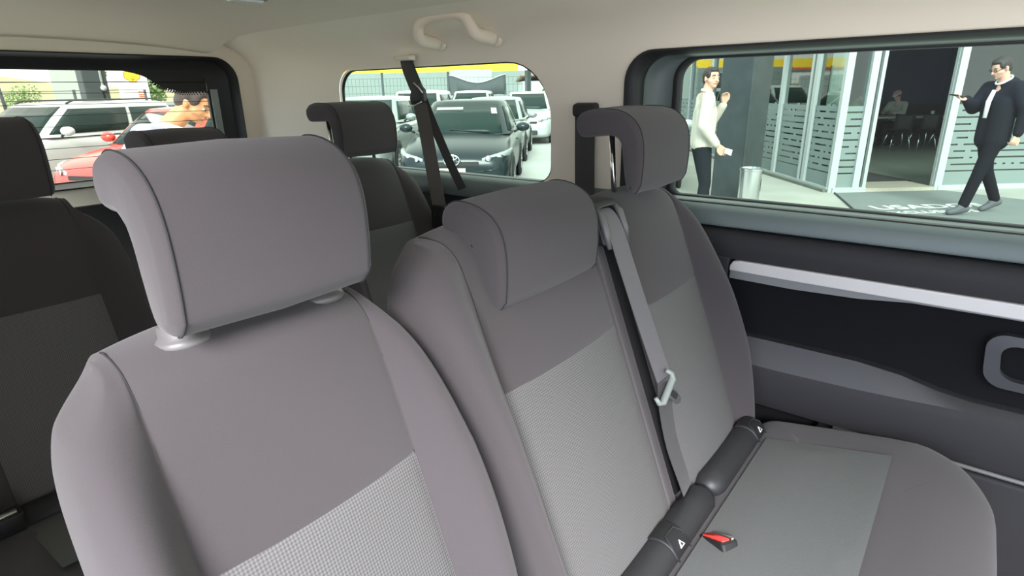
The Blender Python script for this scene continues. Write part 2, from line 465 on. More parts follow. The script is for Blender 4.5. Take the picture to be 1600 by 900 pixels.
# sliding door lining: section varies along y
door = thing('sliding_door_lining', 'black moulded sliding door lining below the big side window, with a long silver strip', 'door panel', (1.56, -0.4, ZF))
bm = bmesh.new()
box(bm, 1.50, 1.56, YF, 0.60, ZF, 1.258)
link('backing', bm, INS, door, smooth=False, world=True)
bm = bmesh.new()      # upper pad above the silver strip, wrapping down its rear edge
sec = [(1.50, 1.257), (1.484, 1.256), (1.470, 1.244), (1.466, 1.215), (1.470, 1.185), (1.50, 1.180)]
loft(bm, [[(x, y, z) for x, z in sec] for y in (YF, 0.3, 0.59)])
link('upper_pad', bm, DOORM, door, world=True, autos=60)
bm = bmesh.new()
sec = [(1.50, 1.19), (1.466, 1.19), (1.466, 0.93), (1.50, 0.93)]
loft(bm, [[(x, y + 0.05 * (1.19 - z), z) for x, z in sec] for y in (0.455, 0.59)])
link('end_pad', bm, DOORM, door, world=True, bevel=0.008)
bm = bmesh.new()      # silver strip with rounded rear end
prof = [(YF, 1.1845), (0.43, 1.1845), (0.445, 1.182), (0.453, 1.172), (0.453, 1.160), (0.45, 1.153), (YF, 1.153)]
prof = [(YF, 1.1845), (0.43, 1.1845), (0.446, 1.181), (0.453, 1.170), (0.4535, 1.156), (0.30, 1.154), (YF, 1.150)]
loft(bm, [[(1.50, y, z) for y, z in prof], [(1.462, y, z) for y, z in prof]])
link('silver_strip', bm, SILV, door, world=True, smooth=False, bevel=0.003, label='satin silver strip')
bm = bmesh.new()      # strip's underside, its shade put into the grey
pr = [(0.452, 1.156), (0.452, 1.135), (0.30, 1.133), (0.16, 1.138), (0.06, 1.149), (-0.1, 1.150), (YF, 1.147), (YF, 1.156)]
loft(bm, [[(1.50, y, z) for y, z in pr], [(1.468, y, z) for y, z in pr]])
link('shaded_underside', bm, MIDG, door, world=True, smooth=False)
bm = bmesh.new()      # lower pad with sloping ridge on top which tapers away forwards
rings = []
for y, zt, d in [(0.59, 0.985, 0.055), (0.3, 0.985, 0.055), (0.14, 0.984, 0.05), (0.05, 0.975, 0.036), (-0.02, 0.958, 0.014), (-0.08, 0.951, 0.003), (YF, 0.95, 0.002)]:
    zb = 0.93 if d > 0.01 else 0.945
    rings.append([(1.50, y, zt), (1.50 - 0.02, y, zt - 0.003), (1.447, y, zt - 0.01 - d), (1.440, y, zt - d - 0.03), (1.440, y, 0.83), (1.445, y, 0.815), (1.50, y, 0.80)])
loft(bm, rings, mi=lambda i, k: 1 if k == 1 else 0)
link('lower_pad', bm, [DOORM, mat('paler_grey_ridge', (0.055, 0.055, 0.058, 1), 0.6, bump=0.3, bscale=420)], door, world=True, autos=35)
bm = bmesh.new()
box(bm, 1.445, 1.50, YF, 0.2, ZF + 0.02, 0.80)
link('map_pocket', bm, DOORM, door, world=True, bevel=0.01)
bm = bmesh.new()
tube(bm, [(1.445, 0.16, 0.812), (1.438, -0.1, 0.815), (1.436, -0.4, 0.817), (1.436, YF, 0.818)], 0.005, 8)
link('pocket_edge', bm, mat('pale_pocket_edge', (0.12, 0.12, 0.12, 1), 0.5), door, world=True)  # paler line along the pocket edge
# pull-handle recess
bm = bmesh.new()
o_ = rrect(-0.42, -0.085, 0.995, 1.112, 0.035, 6); o_ = [(y - 0.22 * (z - 1.055) * 0 + (0.25 * (1.05 - z) * -1 if y > -0.2 else 0) * 0.4, z) for y, z in o_]
i_ = [( -0.25 + (y + 0.25) * 0.84, 1.054 + (z - 1.054) * 0.66) for y, z in o_]
loft(bm, [[(1.50, y, z) for y, z in o_], [(1.478, y, z) for y, z in o_], [(1.476, y, z) for y, z in i_], [(1.499, y, z) for y, z in i_]], cap=False)
link('handle_bezel', bm, mat('grey_bezel', (0.05, 0.05, 0.055, 1), 0.5), door, world=True, autos=40)
bm = bmesh.new(); loft(bm, [[(1.482, y, z) for y, z in rrect(-0.38, -0.19, 1.03, 1.075, 0.015)], [(1.474, y, z) for y, z in rrect(-0.38, -0.19, 1.033, 1.072, 0.013)]])
link('door_handle', bm, BLK, door, world=True)
# floor
bm = bmesh.new(); box(bm, XL, 1.56, YF, YT, ZF - 0.05, ZF)
props(link('floor', bm, CARP, smooth=False), kind='structure')

# ---- grab handle
def grab(yc, label, x=1.405, z=1.797):
    t = thing('grab_handle', label, 'grab handle', (x, yc, z), 0, 'ceiling grab handles')
    bm = bmesh.new()
    pts = crom([(0.055, 0.118, -0.044), (0.0, 0.118, -0.040), (-0.026, 0.116, -0.034), (-0.036, 0.110, -0.014), (-0.040, 0.095, 0.006), (-0.042, 0.060, 0.017), (-0.043, 0.0, 0.020), (-0.042, -0.060, 0.017), (-0.040, -0.095, 0.006), (-0.036, -0.110, -0.014), (-0.026, -0.116, -0.034), (0.0, -0.118, -0.040), (0.055, -0.118, -0.044)], 4)
    tube(bm, pts, [0.013 + 0.006 * (abs(p.y) / 0.118) ** 4 for p in pts], 14)
    link('grip', bm, HEAD, t)
    for s in (-1, 1):
        bm = bmesh.new(); lathe(bm, [(0.024, 0), (0.024, 0.006), (0.018, 0.010)], (0.070, s * 0.118, -0.044), (-1, 0, -0.2), 16)
        link('mount', bm, PIL, t)
    return t
grab(1.34, 'beige grab handle on the roof edge above the small rear side window')
g2 = None
# ---- ceiling lamp
t = thing('roof_lamp', 'small white courtesy lamp set into the grey-beige headliner', 'lamp', (0.925, 1.672, 1.864))
bm = bmesh.new(); loft(bm, [[(a, b, -0.004) for a, b in rrect(-0.07, 0.07, -0.032, 0.032, 0.012)], [(a, b, -0.014) for a, b in rrect(-0.066, 0.066, -0.029, 0.029, 0.011)]])
link('bezel', bm, MIDG, t)
bm = bmesh.new(); loft(bm, [[(a, b, -0.012) for a, b in rrect(-0.035, 0.06, -0.024, 0.024, 0.008)], [(a, b, -0.020) for a, b in rrect(-0.030, 0.055, -0.020, 0.020, 0.008)]])
link('lens', bm, LAMPM, t)

# unseen cabin front: dashboard bulkhead and windscreen, added to cut light from ahead
bm = bmesh.new()
loft(bm, [[(x, y, z) for y, z in ((YF - 0.02, ZF), (YF + 0.10, ZF), (YF + 0.16, 0.9), (YF + 0.22, 1.14), (YF + 0.14, 1.20), (YF - 0.02, 1.21))] for x in (XL, 1.425)])
props(link('wall_front', bm, DOORM, smooth=False, bevel=0.01), kind='structure')
bm = bmesh.new(); cdt_panel(bm, [(XL, 1.205), (1.5, 1.205), (1.46, 1.85), (XL + 0.04, 1.85)], [], lambda x, z: (x, YF + 0.005 + (z - 1.205) * 0.06, z), 0.3)
props(link('window_5', bm, GLL, smooth=False), kind='structure')
# ================================================================== SEATS
def yfront(z): return 0.345 + 0.375 * (z - 0.82)

def backrest(parent, cx, S, WL, WR, ztop, BL, BR, T=0.10, insert=1.18, zbot=0.80, extra=None, name='backrest', seamtop=None):
    """upholstered backrest: flat centre, bulging bolsters, seams, knitted lower insert (world coordinates)"""
    bm = bmesh.new()
    zs = [zbot, zbot + 0.02, 0.90, 1.0, 1.09]
    zs += [1.14, insert - 0.004, insert, insert + 0.004, 1.22, 1.26, 1.30, 1.33, ztop - 0.045, ztop - 0.03]
    zs = sorted(z for z in zs if z <= ztop - 0.03 or z == ztop - 0.03)
    caps = [(ztop - 0.016, 0.006), (ztop - 0.006, 0.016), (ztop - 0.001, 0.030), (ztop + 0.001, 0.044)]
    levels = [(z, 0) for z in zs] + caps
    F, B = [], []
    for z, inset in levels:
        wl, wr = interp(WL, z), interp(WR, z); bl, br = interp(BL, z), interp(BR, z)
        def side(w, b, s):
            w_ = max(w, S + 0.012); q = w_ - S
            return [(s * (S + x * q), y) for x, y in ((0.07, -0.002), (0.28, -0.62 * b), (0.52, -b), (0.74, -0.92 * b), (0.90, -0.45 * b), (0.985, 0.12 * T))]
        g = 0.0035 if abs(z - insert) < 1e-6 else 0
        mid = [(x * S, -0.010 * (1 - x * x) + g) for x in (-0.965, -0.6, -0.2, 0.2, 0.6, 0.965)]
        row = side(wl, bl, -1)[::-1] + [(-S, 0.004)] + mid + [(S, 0.004)] + side(wr, br, 1)
        y0 = yfront(z)
        f, k = [], []
        n = len(row)
        for i, (x, y) in enumerate(row):
            e = extra(x, z) if extra else 0
            yy = y + e
            mult = 1.0
            zz = z - 0.012 * min(1.0, abs(x) / S) ** 4 * max(0, min(1, (z - ztop + 0.09) / 0.06))
            f.append(Vector((cx + x * (1 - 0.25 * inset), y0 + yy + inset, zz)))
            end = abs(i - (n - 1) / 2) / ((n - 1) / 2)
            back = T - (0.028 + 0.018 * max(0, min(1, (z - ztop + 0.12) / 0.08))) * max(0, (end - 0.6) / 0.4)
            k.append(Vector((cx + x * (1 - 0.25 * inset), y0 + max(yy + inset + 0.006, back - inset * 0.8), zz)))
        F.append(f); B.append(k)
    VF = [[bm.verts.new(p) for p in r] for r in F]; VB = [[bm.verts.new(p) for p in r] for r in B]
    n = len(F[0]); c0, c1 = 6, n - 7
    for j in range(len(levels) - 1):
        for i in range(n - 1):
            f = bm.faces.new([VF[j][i], VF[j][i + 1], VF[j + 1][i + 1], VF[j + 1][i]])
            if levels[j + 1][0] <= insert + 1e-6 and c0 <= i < c1: f.material_index = 1
            bm.faces.new([VB[j][i + 1], VB[j][i], VB[j + 1][i], VB[j + 1][i + 1]])
        bm.faces.new([VB[j][0], VF[j][0], VF[j + 1][0], VB[j + 1][0]])
        bm.faces.new([VF[j][-1], VB[j][-1], VB[j + 1][-1], VF[j + 1][-1]])
    for i in range(n - 1):
        bm.faces.new([VF[-1][i], VF[-1][i + 1], VB[-1][i + 1], VB[-1][i]])
        bm.faces.new([VF[0][i + 1], VF[0][i], VB[0][i], VB[0][i + 1]])
    o = link(name, bm, [FAB, KNIT], parent, world=True, sub=2)
    for s, col in ((-1, c0), (1, c1)):
        bm = bmesh.new()
        pts = [F[j][col] + Vector((0, -0.0005, 0)) for j in range(1, len(levels))] + [B[j][col] + Vector((0, 0.001, 0)) for j in (-1, -4)]
        tube(bm, crom(pts, 2), 0.0011, 5)
        sm = link('seam', bm, SEAM, o, world=False)
        sm.data.transform(root_matrix(parent).inverted())
    bm = bmesh.new()
    ji = [j for j, (z, _) in enumerate(levels) if abs(z - insert) < 1e-6][0]
    tube(bm, [F[ji][i] + Vector((0, 0.0005, 0)) for i in range(c0, c1 + 1)], 0.0009, 5)
    sm = link('insert_seam', bm, SEAM, o, world=False); sm.data.transform(root_matrix(parent).inverted())
    return o

def headrest(parent, x0, x1, dy=0.0, dz=0.0, hook=0.0, posts=None, guide='small', ztop=1.37, th=0.0):
    prof = [(0.517, 1.412), (0.514, 1.45), (0.516, 1.492), (0.526, 1.522), (0.545, 1.542), (0.575, 1.554), (0.61 + hook * 0.6, 1.556), (0.632 + hook, 1.545), (0.640 + hook, 1.525), (0.634 + hook, 1.508), (0.618 + hook, 1.500),
            (0.598 - th * .6, 1.500 + th * .3), (0.585 - th, 1.492 + th * .2), (0.578 - th, 1.478), (0.573 - th, 1.44), (0.566 - th, 1.408), (0.552 - th * .8, 1.396), (0.532 - th * .3, 1.396)]
    P = crom([(0, a, b) for a, b in prof + [prof[0]]], 3)[:-1]
    P = [(p.y + dy, p.z + dz) for p in P]; n = len(P)
    def off(d):
        out = []
        for i in range(n):
            a = Vector(P[i - 1]); b = Vector(P[(i + 1) % n]); t = (b - a).normalized()
            nn = Vector((-t.y, t.x)); # inward, the profile runs clockwise in y-z seen from +x
            out.append((P[i][0] - nn.x * d * SG, P[i][1] - nn.y * d * SG))
        return out
    # sign by area
    A = sum(P[i][0] * P[(i + 1) % n][1] - P[(i + 1) % n][0] * P[i][1] for i in range(n)); SG = -1 if A > 0 else 1
    W = x1 - x0; st = [(0.0, 0.012), (0.0015, 0.007), (0.006, 0.0025), (0.010, 0.0002), (0.014, 0.0), (0.05, -0.001), (0.5 * W, -0.003)]
    full = st + [(W - a, d) for a, d in st[:-1][::-1]]
    bm = bmesh.new()
    rings = [[(x0 + a, y, z) for y, z in off(d)] for a, d in full]
    loft(bm, rings)
    bmesh.ops.triangulate(bm, faces=[f for f in bm.faces if len(f.verts) > 4], ngon_method='EAR_CLIP')
    o = link('headrest', bm, FAB, parent, world=True)
    # seams along both front corners
    for xs in (x0 + 0.0105, x1 - 0.0105):
        bm = bmesh.new(); q = off(-0.0004)
        idx = [(k) % n for k in range(-4, int(n * 0.42))]
        tube(bm, [(xs, *q[k]) for k in idx], 0.0011, 5)
        s = link('seam', bm, SEAM, o); s.data.transform(root_matrix(parent).inverted())
    xc = (x0 + x1) / 2
    posts = posts or (xc - 0.079, xc + 0.079)
    for i, xp in enumerate(posts):
        bm = bmesh.new(); tube(bm, [(xp, 0.600 + dy + hook * .5, 1.51 + dz), (xp, 0.598 + dy * 0.5 + 0.002 , ztop - 0.03)], 0.0058, 12)
        s = link('post', bm, CHR if guide != 'dark' else BLK, o); s.data.transform(root_matrix(parent).inverted())
    for i, xp in enumerate(posts):
        bm = bmesh.new()
        if guide == 'big':
            lathe(bm, [(0.020, 0), (0.0275, 0.001), (0.030, 0.005), (0.0275, 0.010), (0.021, 0.013), (0.021, 0.022), (0.017, 0.025), (0.008, 0.025)], (xp, 0.588, ztop - 0.012), (0, 0.12, 1), 28)
        else:
            lathe(bm, [(0.016, 0), (0.017, 0.004), (0.014, 0.009), (0.008, 0.010)], (xp, 0.594, ztop - 0.010), (0, 0.12, 1), 20)
        link('post_guide', bm, GPL, parent, world=True)
    return o

def cushion(parent, x0, x1, y0, y1, ztab, H=0.13, r=(0.10, 0.10, 0.03, 0.03), inserts=(), name='seat_cushion'):
    def top(x, y): return interp(ztab, y)
    bm = bmesh.new(); rings = []
    def lp(i, z=None, dz=0):
        rr = [max(0.006, q - i * 0.8) for q in r]
        return [(x, y, (z if z is not None else top(x, y) + dz)) for x, y in rrect(x0 + i, x1 - i, y0 + i, y1 - i, rr, 7)]
    rings.append(lp(0.02, ztab[-1][1] - H)); rings.append(lp(0.006, ztab[-1][1] - H + 0.02)); rings.append(lp(0.0, dz=-0.055)); rings.append(lp(0.002, dz=-0.035))
    for i, d in ((0.008, -0.020), (0.018, -0.010), (0.034, -0.004), (0.055, 0.0), (0.09, 0.003), (0.13, 0.005)): rings.append(lp(i, dz=d))
    loft(bm, rings)
    o = link(name, bm, FAB, parent, world=True, sub=1)
    for (a, b, c, d) in inserts:
        bm = bmesh.new()
        def z_(x, y):
            e = min(x - x0, x1 - x, y - y0, y1 - y); return top(x, y) + interp([(0.008, -0.02), (0.018, -0.010), (0.034, -0.004), (0.055, 0), (0.09, 0.003), (0.13, 0.005)], e) + 0.0030
        cdt_panel(bm, rrect(a, b, c, d, 0.006, 3), [], lambda x, y: (x, y, z_(x, y)), 0.025)
        q = link('cushion_insert', bm, KNIT2, o); q.data.transform(root_matrix(parent).inverted())
    return o

def seat_base(parent, x0, x1, dy=0.0):
    bm = bmesh.new()
    box(bm, x0 + 0.03, x1 - 0.03, -0.05 + dy, 0.36 + dy, 0.60, 0.70)
    link('seat_frame', bm, BLK, parent, world=True, bevel=0.01)
    for xx in (x0 + 0.06, x1 - 0.10):
        for yy in (-0.02, 0.28):
            bm = bmesh.new(); box(bm, xx, xx + 0.04, yy + dy, yy + dy + 0.05, ZF + 0.001, 0.60)
            link('leg', bm, BLK, parent, world=True, bevel=0.004)

def single_seat():
    t = thing('van_seat', 'single grey cloth van seat nearest the camera, raised headrest over a pale bulky post guide', 'seat', (0.277, 0.3, ZF))
    WL = [(0.8, 0.185), (0.9, 0.19), (1.0, 0.198), (1.09, 0.200), (1.17, 0.200), (1.24, 0.199), (1.28, 0.197), (1.31, 0.193), (1.335, 0.184), (1.352, 0.170), (1.366, 0.152), (1.38, 0.142)]
    WR = [(0.8, 0.18), (0.9, 0.19), (1.0, 0.207), (1.09, 0.215), (1.17, 0.212), (1.24, 0.200), (1.30, 0.183), (1.335, 0.168), (1.362, 0.150), (1.378, 0.140)]
    BB = [(0.8, 0.04), (1.0, 0.058), (1.15, 0.055), (1.28, 0.035), (1.345, 0.012), (1.37, 0.0)]
    backrest(t, 0.277, 0.128, WL, WR, 1.382, BB, BB)
    headrest(t, 0.180, 0.400, posts=(0.212, 0.368), guide='big', ztop=1.378)
    cushion(t, 0.065, 0.49, -0.16, 0.33, [(-0.16, 0.835), (-0.05, 0.865), (0.03, 0.865), (0.3, 0.815), (0.36, 0.80)], inserts=[(0.15, 0.405, 0.03, 0.31)])
    seat_base(t, 0.065, 0.49)
    return t
near = single_seat()

# ---- the double bench beside it
bench = thing('bench_seat', 'double grey bench seat by the sliding door window, a belt between its two backrests', 'seat', (0.95, 0.3, ZF))
WLm = [(0.8, 0.19), (0.9, 0.20), (1.0, 0.22), (1.17, 0.245), (1.24, 0.262), (1.30, 0.270), (1.345, 0.262), (1.375, 0.235), (1.395, 0.20)]
WRm = [(0.8, 0.215), (1.4, 0.215)]
BLm = [(0.8, 0.03), (1.0, 0.045), (1.15, 0.05), (1.30, 0.045), (1.37, 0.02), (1.39, 0.0)]
BRm = [(0.8, -0.010), (1.0, -0.010), (1.2, -0.010), (1.38, -0.006)]
def recess(x, z):
    a = max(0.0, min(1.0, (0.165 - abs(x)) / 0.02)); b = max(0.0, min(1.0, (z - 1.275) / 0.02))
    return 0.026 * a * b
backrest(bench, 0.745, 0.166, WLm, WRm, 1.405, BLm, BRm, T=0.11, extra=recess)
headrest(bench, 0.622, 0.905, dz=-0.112, posts=(0.68, 0.84), ztop=1.385)
WLf = [(0.8, 0.185), (1.4, 0.185)]
WRf = [(0.8, 0.20), (0.9, 0.23), (1.0, 0.262), (1.04, 0.262), (1.1, 0.252), (1.16, 0.238), (1.24, 0.226), (1.32, 0.205), (1.36, 0.175), (1.38, 0.15)]
BRf = [(0.8, 0.03), (0.95, 0.06), (1.15, 0.06), (1.28, 0.035), (1.35, 0.012), (1.38, 0.0)]
backrest(bench, 1.155, 0.146, WLf, WRf, 1.392, [(0.8, -0.010), (1.38, -0.006)], BRf)
headrest(bench, 1.050, 1.295, dy=0.0, dz=0.008, hook=0.028, th=0.018, posts=(1.112, 1.262), ztop=1.385, guide='small')
cushion(bench, 0.515, 1.425, -0.16, 0.325, [(-0.16, 0.83), (-0.09, 0.858), (0.0, 0.868), (0.03, 0.866), (0.3, 0.812), (0.36, 0.80)], r=(0.10, 0.16, 0.05, 0.03), inserts=[(0.60, 1.286, 0.028, 0.272)])
seat_base(bench, 0.52, 1.40)
# vinyl roll in the crease, in two lengths, with child-seat anchor housings
for a, b in ((0.53, 1.012), (1.03, 1.30)):
    bm = bmesh.new(); n_ = 10
    pts = [(a, 0.318, 0.800), (a + 0.006, 0.318, 0.806)] + [(a + 0.02 + (b - a - 0.04) * k / n_, 0.318, 0.808) for k in range(n_ + 1)] + [(b - 0.006, 0.318, 0.806), (b, 0.318, 0.800)]
    tube(bm, pts, [0.012, 0.028] + [0.034] * (n_ + 1) + [0.028, 0.012], 20)
    link('crease_roll', bm, VINYL, bench, world=True)
WT = mat('white_print', (0.75, 0.75, 0.75, 1), 0.5)
for xa, z_ in ((0.832, 0.0), (1.292, 0.0)):
    bm = bmesh.new()
    loft(bm, [[(xa + u, 0.318 - 0.040 * math.sin(a), 0.808 + 0.040 * math.cos(a) + z_) for u in (0,)] + [] for a in ()] or [[(xa - 0.028 + 0.056 * i / 1, 0.318 - rr * math.sin(a), 0.808 + rr * math.cos(a)) for rr, a in ([(0.038, -0.7 + 0.2 * k) for k in range(11)] + [(0.026, 1.3 - 0.2 * k) for k in range(11)])] for i in (0, 1)])
    hs = link('anchor_housing', bm, BLK, bench, world=True, autos=40, bevel=0.003)
    bm = bmesh.new()
    def pc(u, a, rr=0.0392): return Vector((xa + u, 0.318 - rr * math.sin(a), 0.808 + rr * math.cos(a)))
    tri = [pc(-0.008, 0.95), pc(0.008, 0.95), pc(0.0, 0.62)]
    tri2 = [v + (pc(0, 0.8) - Vector((xa, 0.318, 0.808))).normalized() * 0.0012 for v in tri]
    loft(bm, [tri, tri2])
    q = link('triangle_mark', bm, WT, hs, smooth=False); q.data.transform(root_matrix(bench).inverted())
    bm = bmesh.new()
    t3 = [tri2[0] * 0.5 + (tri2[0] + tri2[1] + tri2[2]) / 6, tri2[1] * 0.5 + (tri2[0] + tri2[1] + tri2[2]) / 6, tri2[2] * 0.5 + (tri2[0] + tri2[1] + tri2[2]) / 6]
    d_ = (pc(0, 0.8) - Vector((xa, 0.318, 0.808))).normalized() * 0.0006
    loft(bm, [[v for v in t3], [v + d_ for v in t3]])
    q = link('triangle_core', bm, BLK, hs, smooth=False); q.data.transform(root_matrix(bench).inverted())
    bm = bmesh.new(); tube(bm, [pc(-0.024, 1.35), pc(-0.024, 0.5), pc(-0.016, 0.1), pc(0.016, 0.1), pc(0.024, 0.5), pc(0.024, 1.35)], 0.0016, 8)
    q = link('housing_edge', bm, DOORM, hs); q.data.transform(root_matrix(bench).inverted())
# belt buckle sunk in the cushion
bm = bmesh.new()
MB_ = Matrix.Translation((0.888, 0.243, 0.829)) @ Matrix.Rotation(math.radians(-32), 4, 'Z') @ Matrix.Rotation(math.radians(-28), 4, 'X')
loft(bm, [[MB_ @ Vector((a, b, z)) for a, b in rrect(-0.017 * s, 0.017 * s, -0.034 * s, 0.040 * s, 0.006)] for z, s in ((-0.02, 1.0), (0.0, 1.0), (0.004, 0.9))])
bk = link('belt_buckle', bm, BLK, bench, world=True, autos=40)
bm = bmesh.new()
loft(bm, [[MB_ @ Vector((a, b, z)) for a, b in rrect(-0.012, 0.004, -0.030, 0.030, 0.003)] for z in (0.002, 0.0065)])
q = link('release_button', bm, RED, bk, label='red release button'); q.data.transform(root_matrix(bench).inverted())
bm = bmesh.new()
loft(bm, [[MB_ @ Vector((a, b, z)) for a, b in rrect(0.006, 0.012, -0.032, 0.032, 0.002)] for z in (0.002, 0.0075)])
q = link('buckle_edge', bm, STEEL, bk); q.data.transform(root_matrix(bench).inverted())
# belt outlet at the top of the joint between the backrests
def onpl(x, z, off): return Vector((x, yfront(z) + off, z))
bm = bmesh.new()
so_ = [(0.924, 1.328), (1.012, 1.328), (1.012, 1.388), (1.004, 1.400), (0.932, 1.400), (0.924, 1.388)]
si_ = [(0.940, 1.320), (0.997, 1.320), (0.997, 1.380), (0.992, 1.390), (0.945, 1.390), (0.940, 1.380)]
loft(bm, [[onpl(x, z, 0.02) for x, z in so_], [onpl(x, z, -0.016) for x, z in so_], [onpl(x, z, -0.020) for x, z in [(0.929, 1.326), (1.007, 1.326), (1.007, 1.384), (1.0, 1.395), (0.937, 1.395), (0.929, 1.384)]], [onpl(x, z, -0.018) for x, z in si_], [onpl(x, z, 0.01) for x, z in si_]])
bz = link('belt_outlet', bm, BLK, bench, world=True, autos=40)
for xa in (0.933, 1.003):
    bm = bmesh.new(); tube(bm, [onpl(xa, 1.318, -0.022), onpl(xa, 1.345, -0.024), onpl(xa, 1.378, -0.023), onpl(xa, 1.392, -0.014)], [0.004, 0.0075, 0.0075, 0.004], 10)
    q = link('outlet_cheek', bm, GPL, bz); q.data.transform(root_matrix(bench).inverted())
# dark strip painting in the shade of the valley between the two backrests
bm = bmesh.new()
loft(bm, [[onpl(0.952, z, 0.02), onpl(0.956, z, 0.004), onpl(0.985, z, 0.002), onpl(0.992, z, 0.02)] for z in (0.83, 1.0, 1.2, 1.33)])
link('gap_shade', bm, mat('gap_shade_black', (0.012, 0.012, 0.012, 1), 0.9, spec=0.1), bench, world=True)

# ---- three-point belt lying over the joint
belt = thing('seat_belt', 'grey seat belt falling from the outlet between the two bench backrests to the crease', 'seat belt', (0.965, 0.33, 0.83))
bm = bmesh.new()
pth = [(0.968, 0.552, 1.384), (0.966, 0.536, 1.376), (0.962, 0.514, 1.345), (0.963, 0.492, 1.29), (0.965, 0.460, 1.21), (0.972, 0.430, 1.13), (0.978, 0.405, 1.065)]
cp = crom(pth, 4); sd_ = [Vector((1, -0.15 * min(1, i / 6), 0)) for i in range(len(cp))]
ribbon(bm, cp, 0.047, 0.0014, sd_)
link('webbing', bm, WEB, belt, world=True, autos=30)
bm = bmesh.new()
cp = crom([(0.975, 0.402, 1.060), (0.966, 0.392, 1.01), (0.962, 0.372, 0.94), (0.966, 0.345, 0.87), (0.968, 0.335, 0.842)], 4)
ribbon(bm, cp, 0.044, 0.0014, [Vector((1, -0.2 + 0.3 * i / len(cp), 0)) for i in range(len(cp))])
link('lap_webbing', bm, WEBD, belt, world=True, autos=30, label='black folded lower webbing')
# latch tongue: slotted steel plate with plastic grip
MT = Matrix.Translation((0.955, 0.392, 1.058)) @ Matrix.Rotation(math.radians(-14), 4, 'Z') @ Matrix.Rotation(math.radians(-20), 4, 'X') @ Matrix.Rotation(math.radians(-40), 4, 'Y')
bm = bmesh.new()
tube(bm, [MT @ Vector(p) for p in ((-0.030, 0, 0.012), (-0.034, 0, -0.002), (-0.028, 0, -0.010), (0.026, 0, -0.010), (0.034, 0, -0.002), (0.030, 0, 0.014))], [0.004, 0.005, 0.0072, 0.0072, 0.005, 0.004], 10)
tg = link('latch_tongue', bm, mat('pale_green_grey_plastic', (0.19, 0.215, 0.20, 1), 0.4), belt, world=True)
bm = bmesh.new()
loft(bm, [[MT @ Vector((a, y, b)) for a, b in ((-0.010, -0.012), (0.014, -0.012), (0.010, -0.046), (0.006, -0.050), (-0.004, -0.050), (-0.008, -0.046))] for y in (-0.002, 0.002)])
q = link('tongue_plate', bm, STEEL, tg, smooth=False, bevel=0.001); q.data.transform(root_matrix(belt).inverted())
bm = bmesh.new()
loft(bm, [[MT @ Vector((a, y, b)) for a, b in rrect(-0.004, 0.008, -0.036, -0.018, 0.002, 2)] for y in (-0.0035, -0.002)])
q = link('tongue_slot', bm, BLK, tg, smooth=False); q.data.transform(root_matrix(belt).inverted())

# ---- third row, one row further back
def third(cx, half, label, top, x0, x1, rot):
    """built in the second row's frame, its root then set back by 1.03 m"""
    t = thing('rear_seat', label, 'seat', (cx, 0.3, ZF), 0, 'third-row seats')
    WL = [(0.8, half - .02), (1.0, half), (1.17, half), (1.24, half - .01), (1.30, half - .02), (1.345, half - .045), (1.375, half - .085)]
    BB = [(0.8, 0.03), (1.0, 0.045), (1.2, 0.040), (1.30, 0.02), (1.36, 0.0)]
    backrest(t, cx, half - 0.095, WL, WL, top, BB, BB)
    headrest(t, x0, x1, dz=rot, hook=0.045, th=0.016, ztop=top - 0.008, guide='small')
    cushion(t, cx - half + 0.005, cx + half - 0.005, -0.16, 0.33, [(-0.16, 0.83), (-0.05, 0.862), (0.03, 0.862), (0.3, 0.812), (0.36, 0.80)], inserts=[(cx - half + 0.09, cx + half - 0.09, 0.03, 0.30)])
    seat_base(t, cx - half, cx + half)
    bm = bmesh.new(); tube(bm, [(cx - half + 0.03, 0.318, 0.808), (cx + half - 0.03, 0.318, 0.808)], 0.034, 16)
    link('crease_roll', bm, VINYL, t, world=True)
    t.location.y += 1.03
    return t
third(0.265, 0.225, 'third-row seat at the far left, in the shade behind the nearest seat', 1.395, 0.135, 0.375, 0.008)
third(0.705, 0.19, 'middle third-row seat, only the dark top of its headrest showing above the nearest headrest', 1.37, 0.575, 0.775, -0.035)
third(1.215, 0.225, 'third-row seat in front of the small rear side window', 1.395, 1.105, 1.340, 0.018)

# buckle on the third row by the left edge
b3 = thing('belt_buckle', 'small black belt buckle lying in the crease of the far left third-row seat', 'belt buckle', (0.10, 1.30, 0.852))
bm = bmesh.new(); loft(bm, [[(a, b, z) for a, b in rrect(-0.045, 0.03, -0.022, 0.018, 0.006)] for z in (-0.012, 0.018)]); link('casing', bm, BLK, b3, bevel=0.003)
bm = bmesh.new(); loft(bm, [[(a, b, z) for a, b in rrect(-0.012, 0.022, -0.014, 0.000, 0.003)] for z in (0.018, 0.022)]); link('catch', bm, STEEL, b3)

# ---- third-row belt hanging in front of the quarter window
rb = thing('seat_belt', 'dark seat belt hanging through a guide ring across the small rear side window', 'seat belt', (1.44, 1.5, 1.2))
bm = bmesh.new()
cp = crom([(1.475, 1.63, 1.715), (1.455, 1.60, 1.68), (1.435, 1.548, 1.62), (1.430, 1.525, 1.592)], 4)
ribbon(bm, cp, 0.047, 0.0016, Vector((0.25, -1, 0))); link('webbing', bm, WEBD, rb, world=True, autos=30)
bm = bmesh.new()
cp = crom([(1.425, 1.528, 1.586), (1.418, 1.50, 1.50), (1.41, 1.47, 1.38), (1.40, 1.44, 1.27), (1.395, 1.42, 1.20)], 4)
ribbon(bm, cp, [0.048] * len(cp), 0.0016, Vector((0.45, -1, 0)))
link('shoulder_webbing', bm, mat('brown_grey_webbing', (0.085, 0.075, 0.065, 1), 0.6, bump=0.3, bscale=800), rb, world=True, autos=30, label='brown-grey front strap')
bm = bmesh.new()
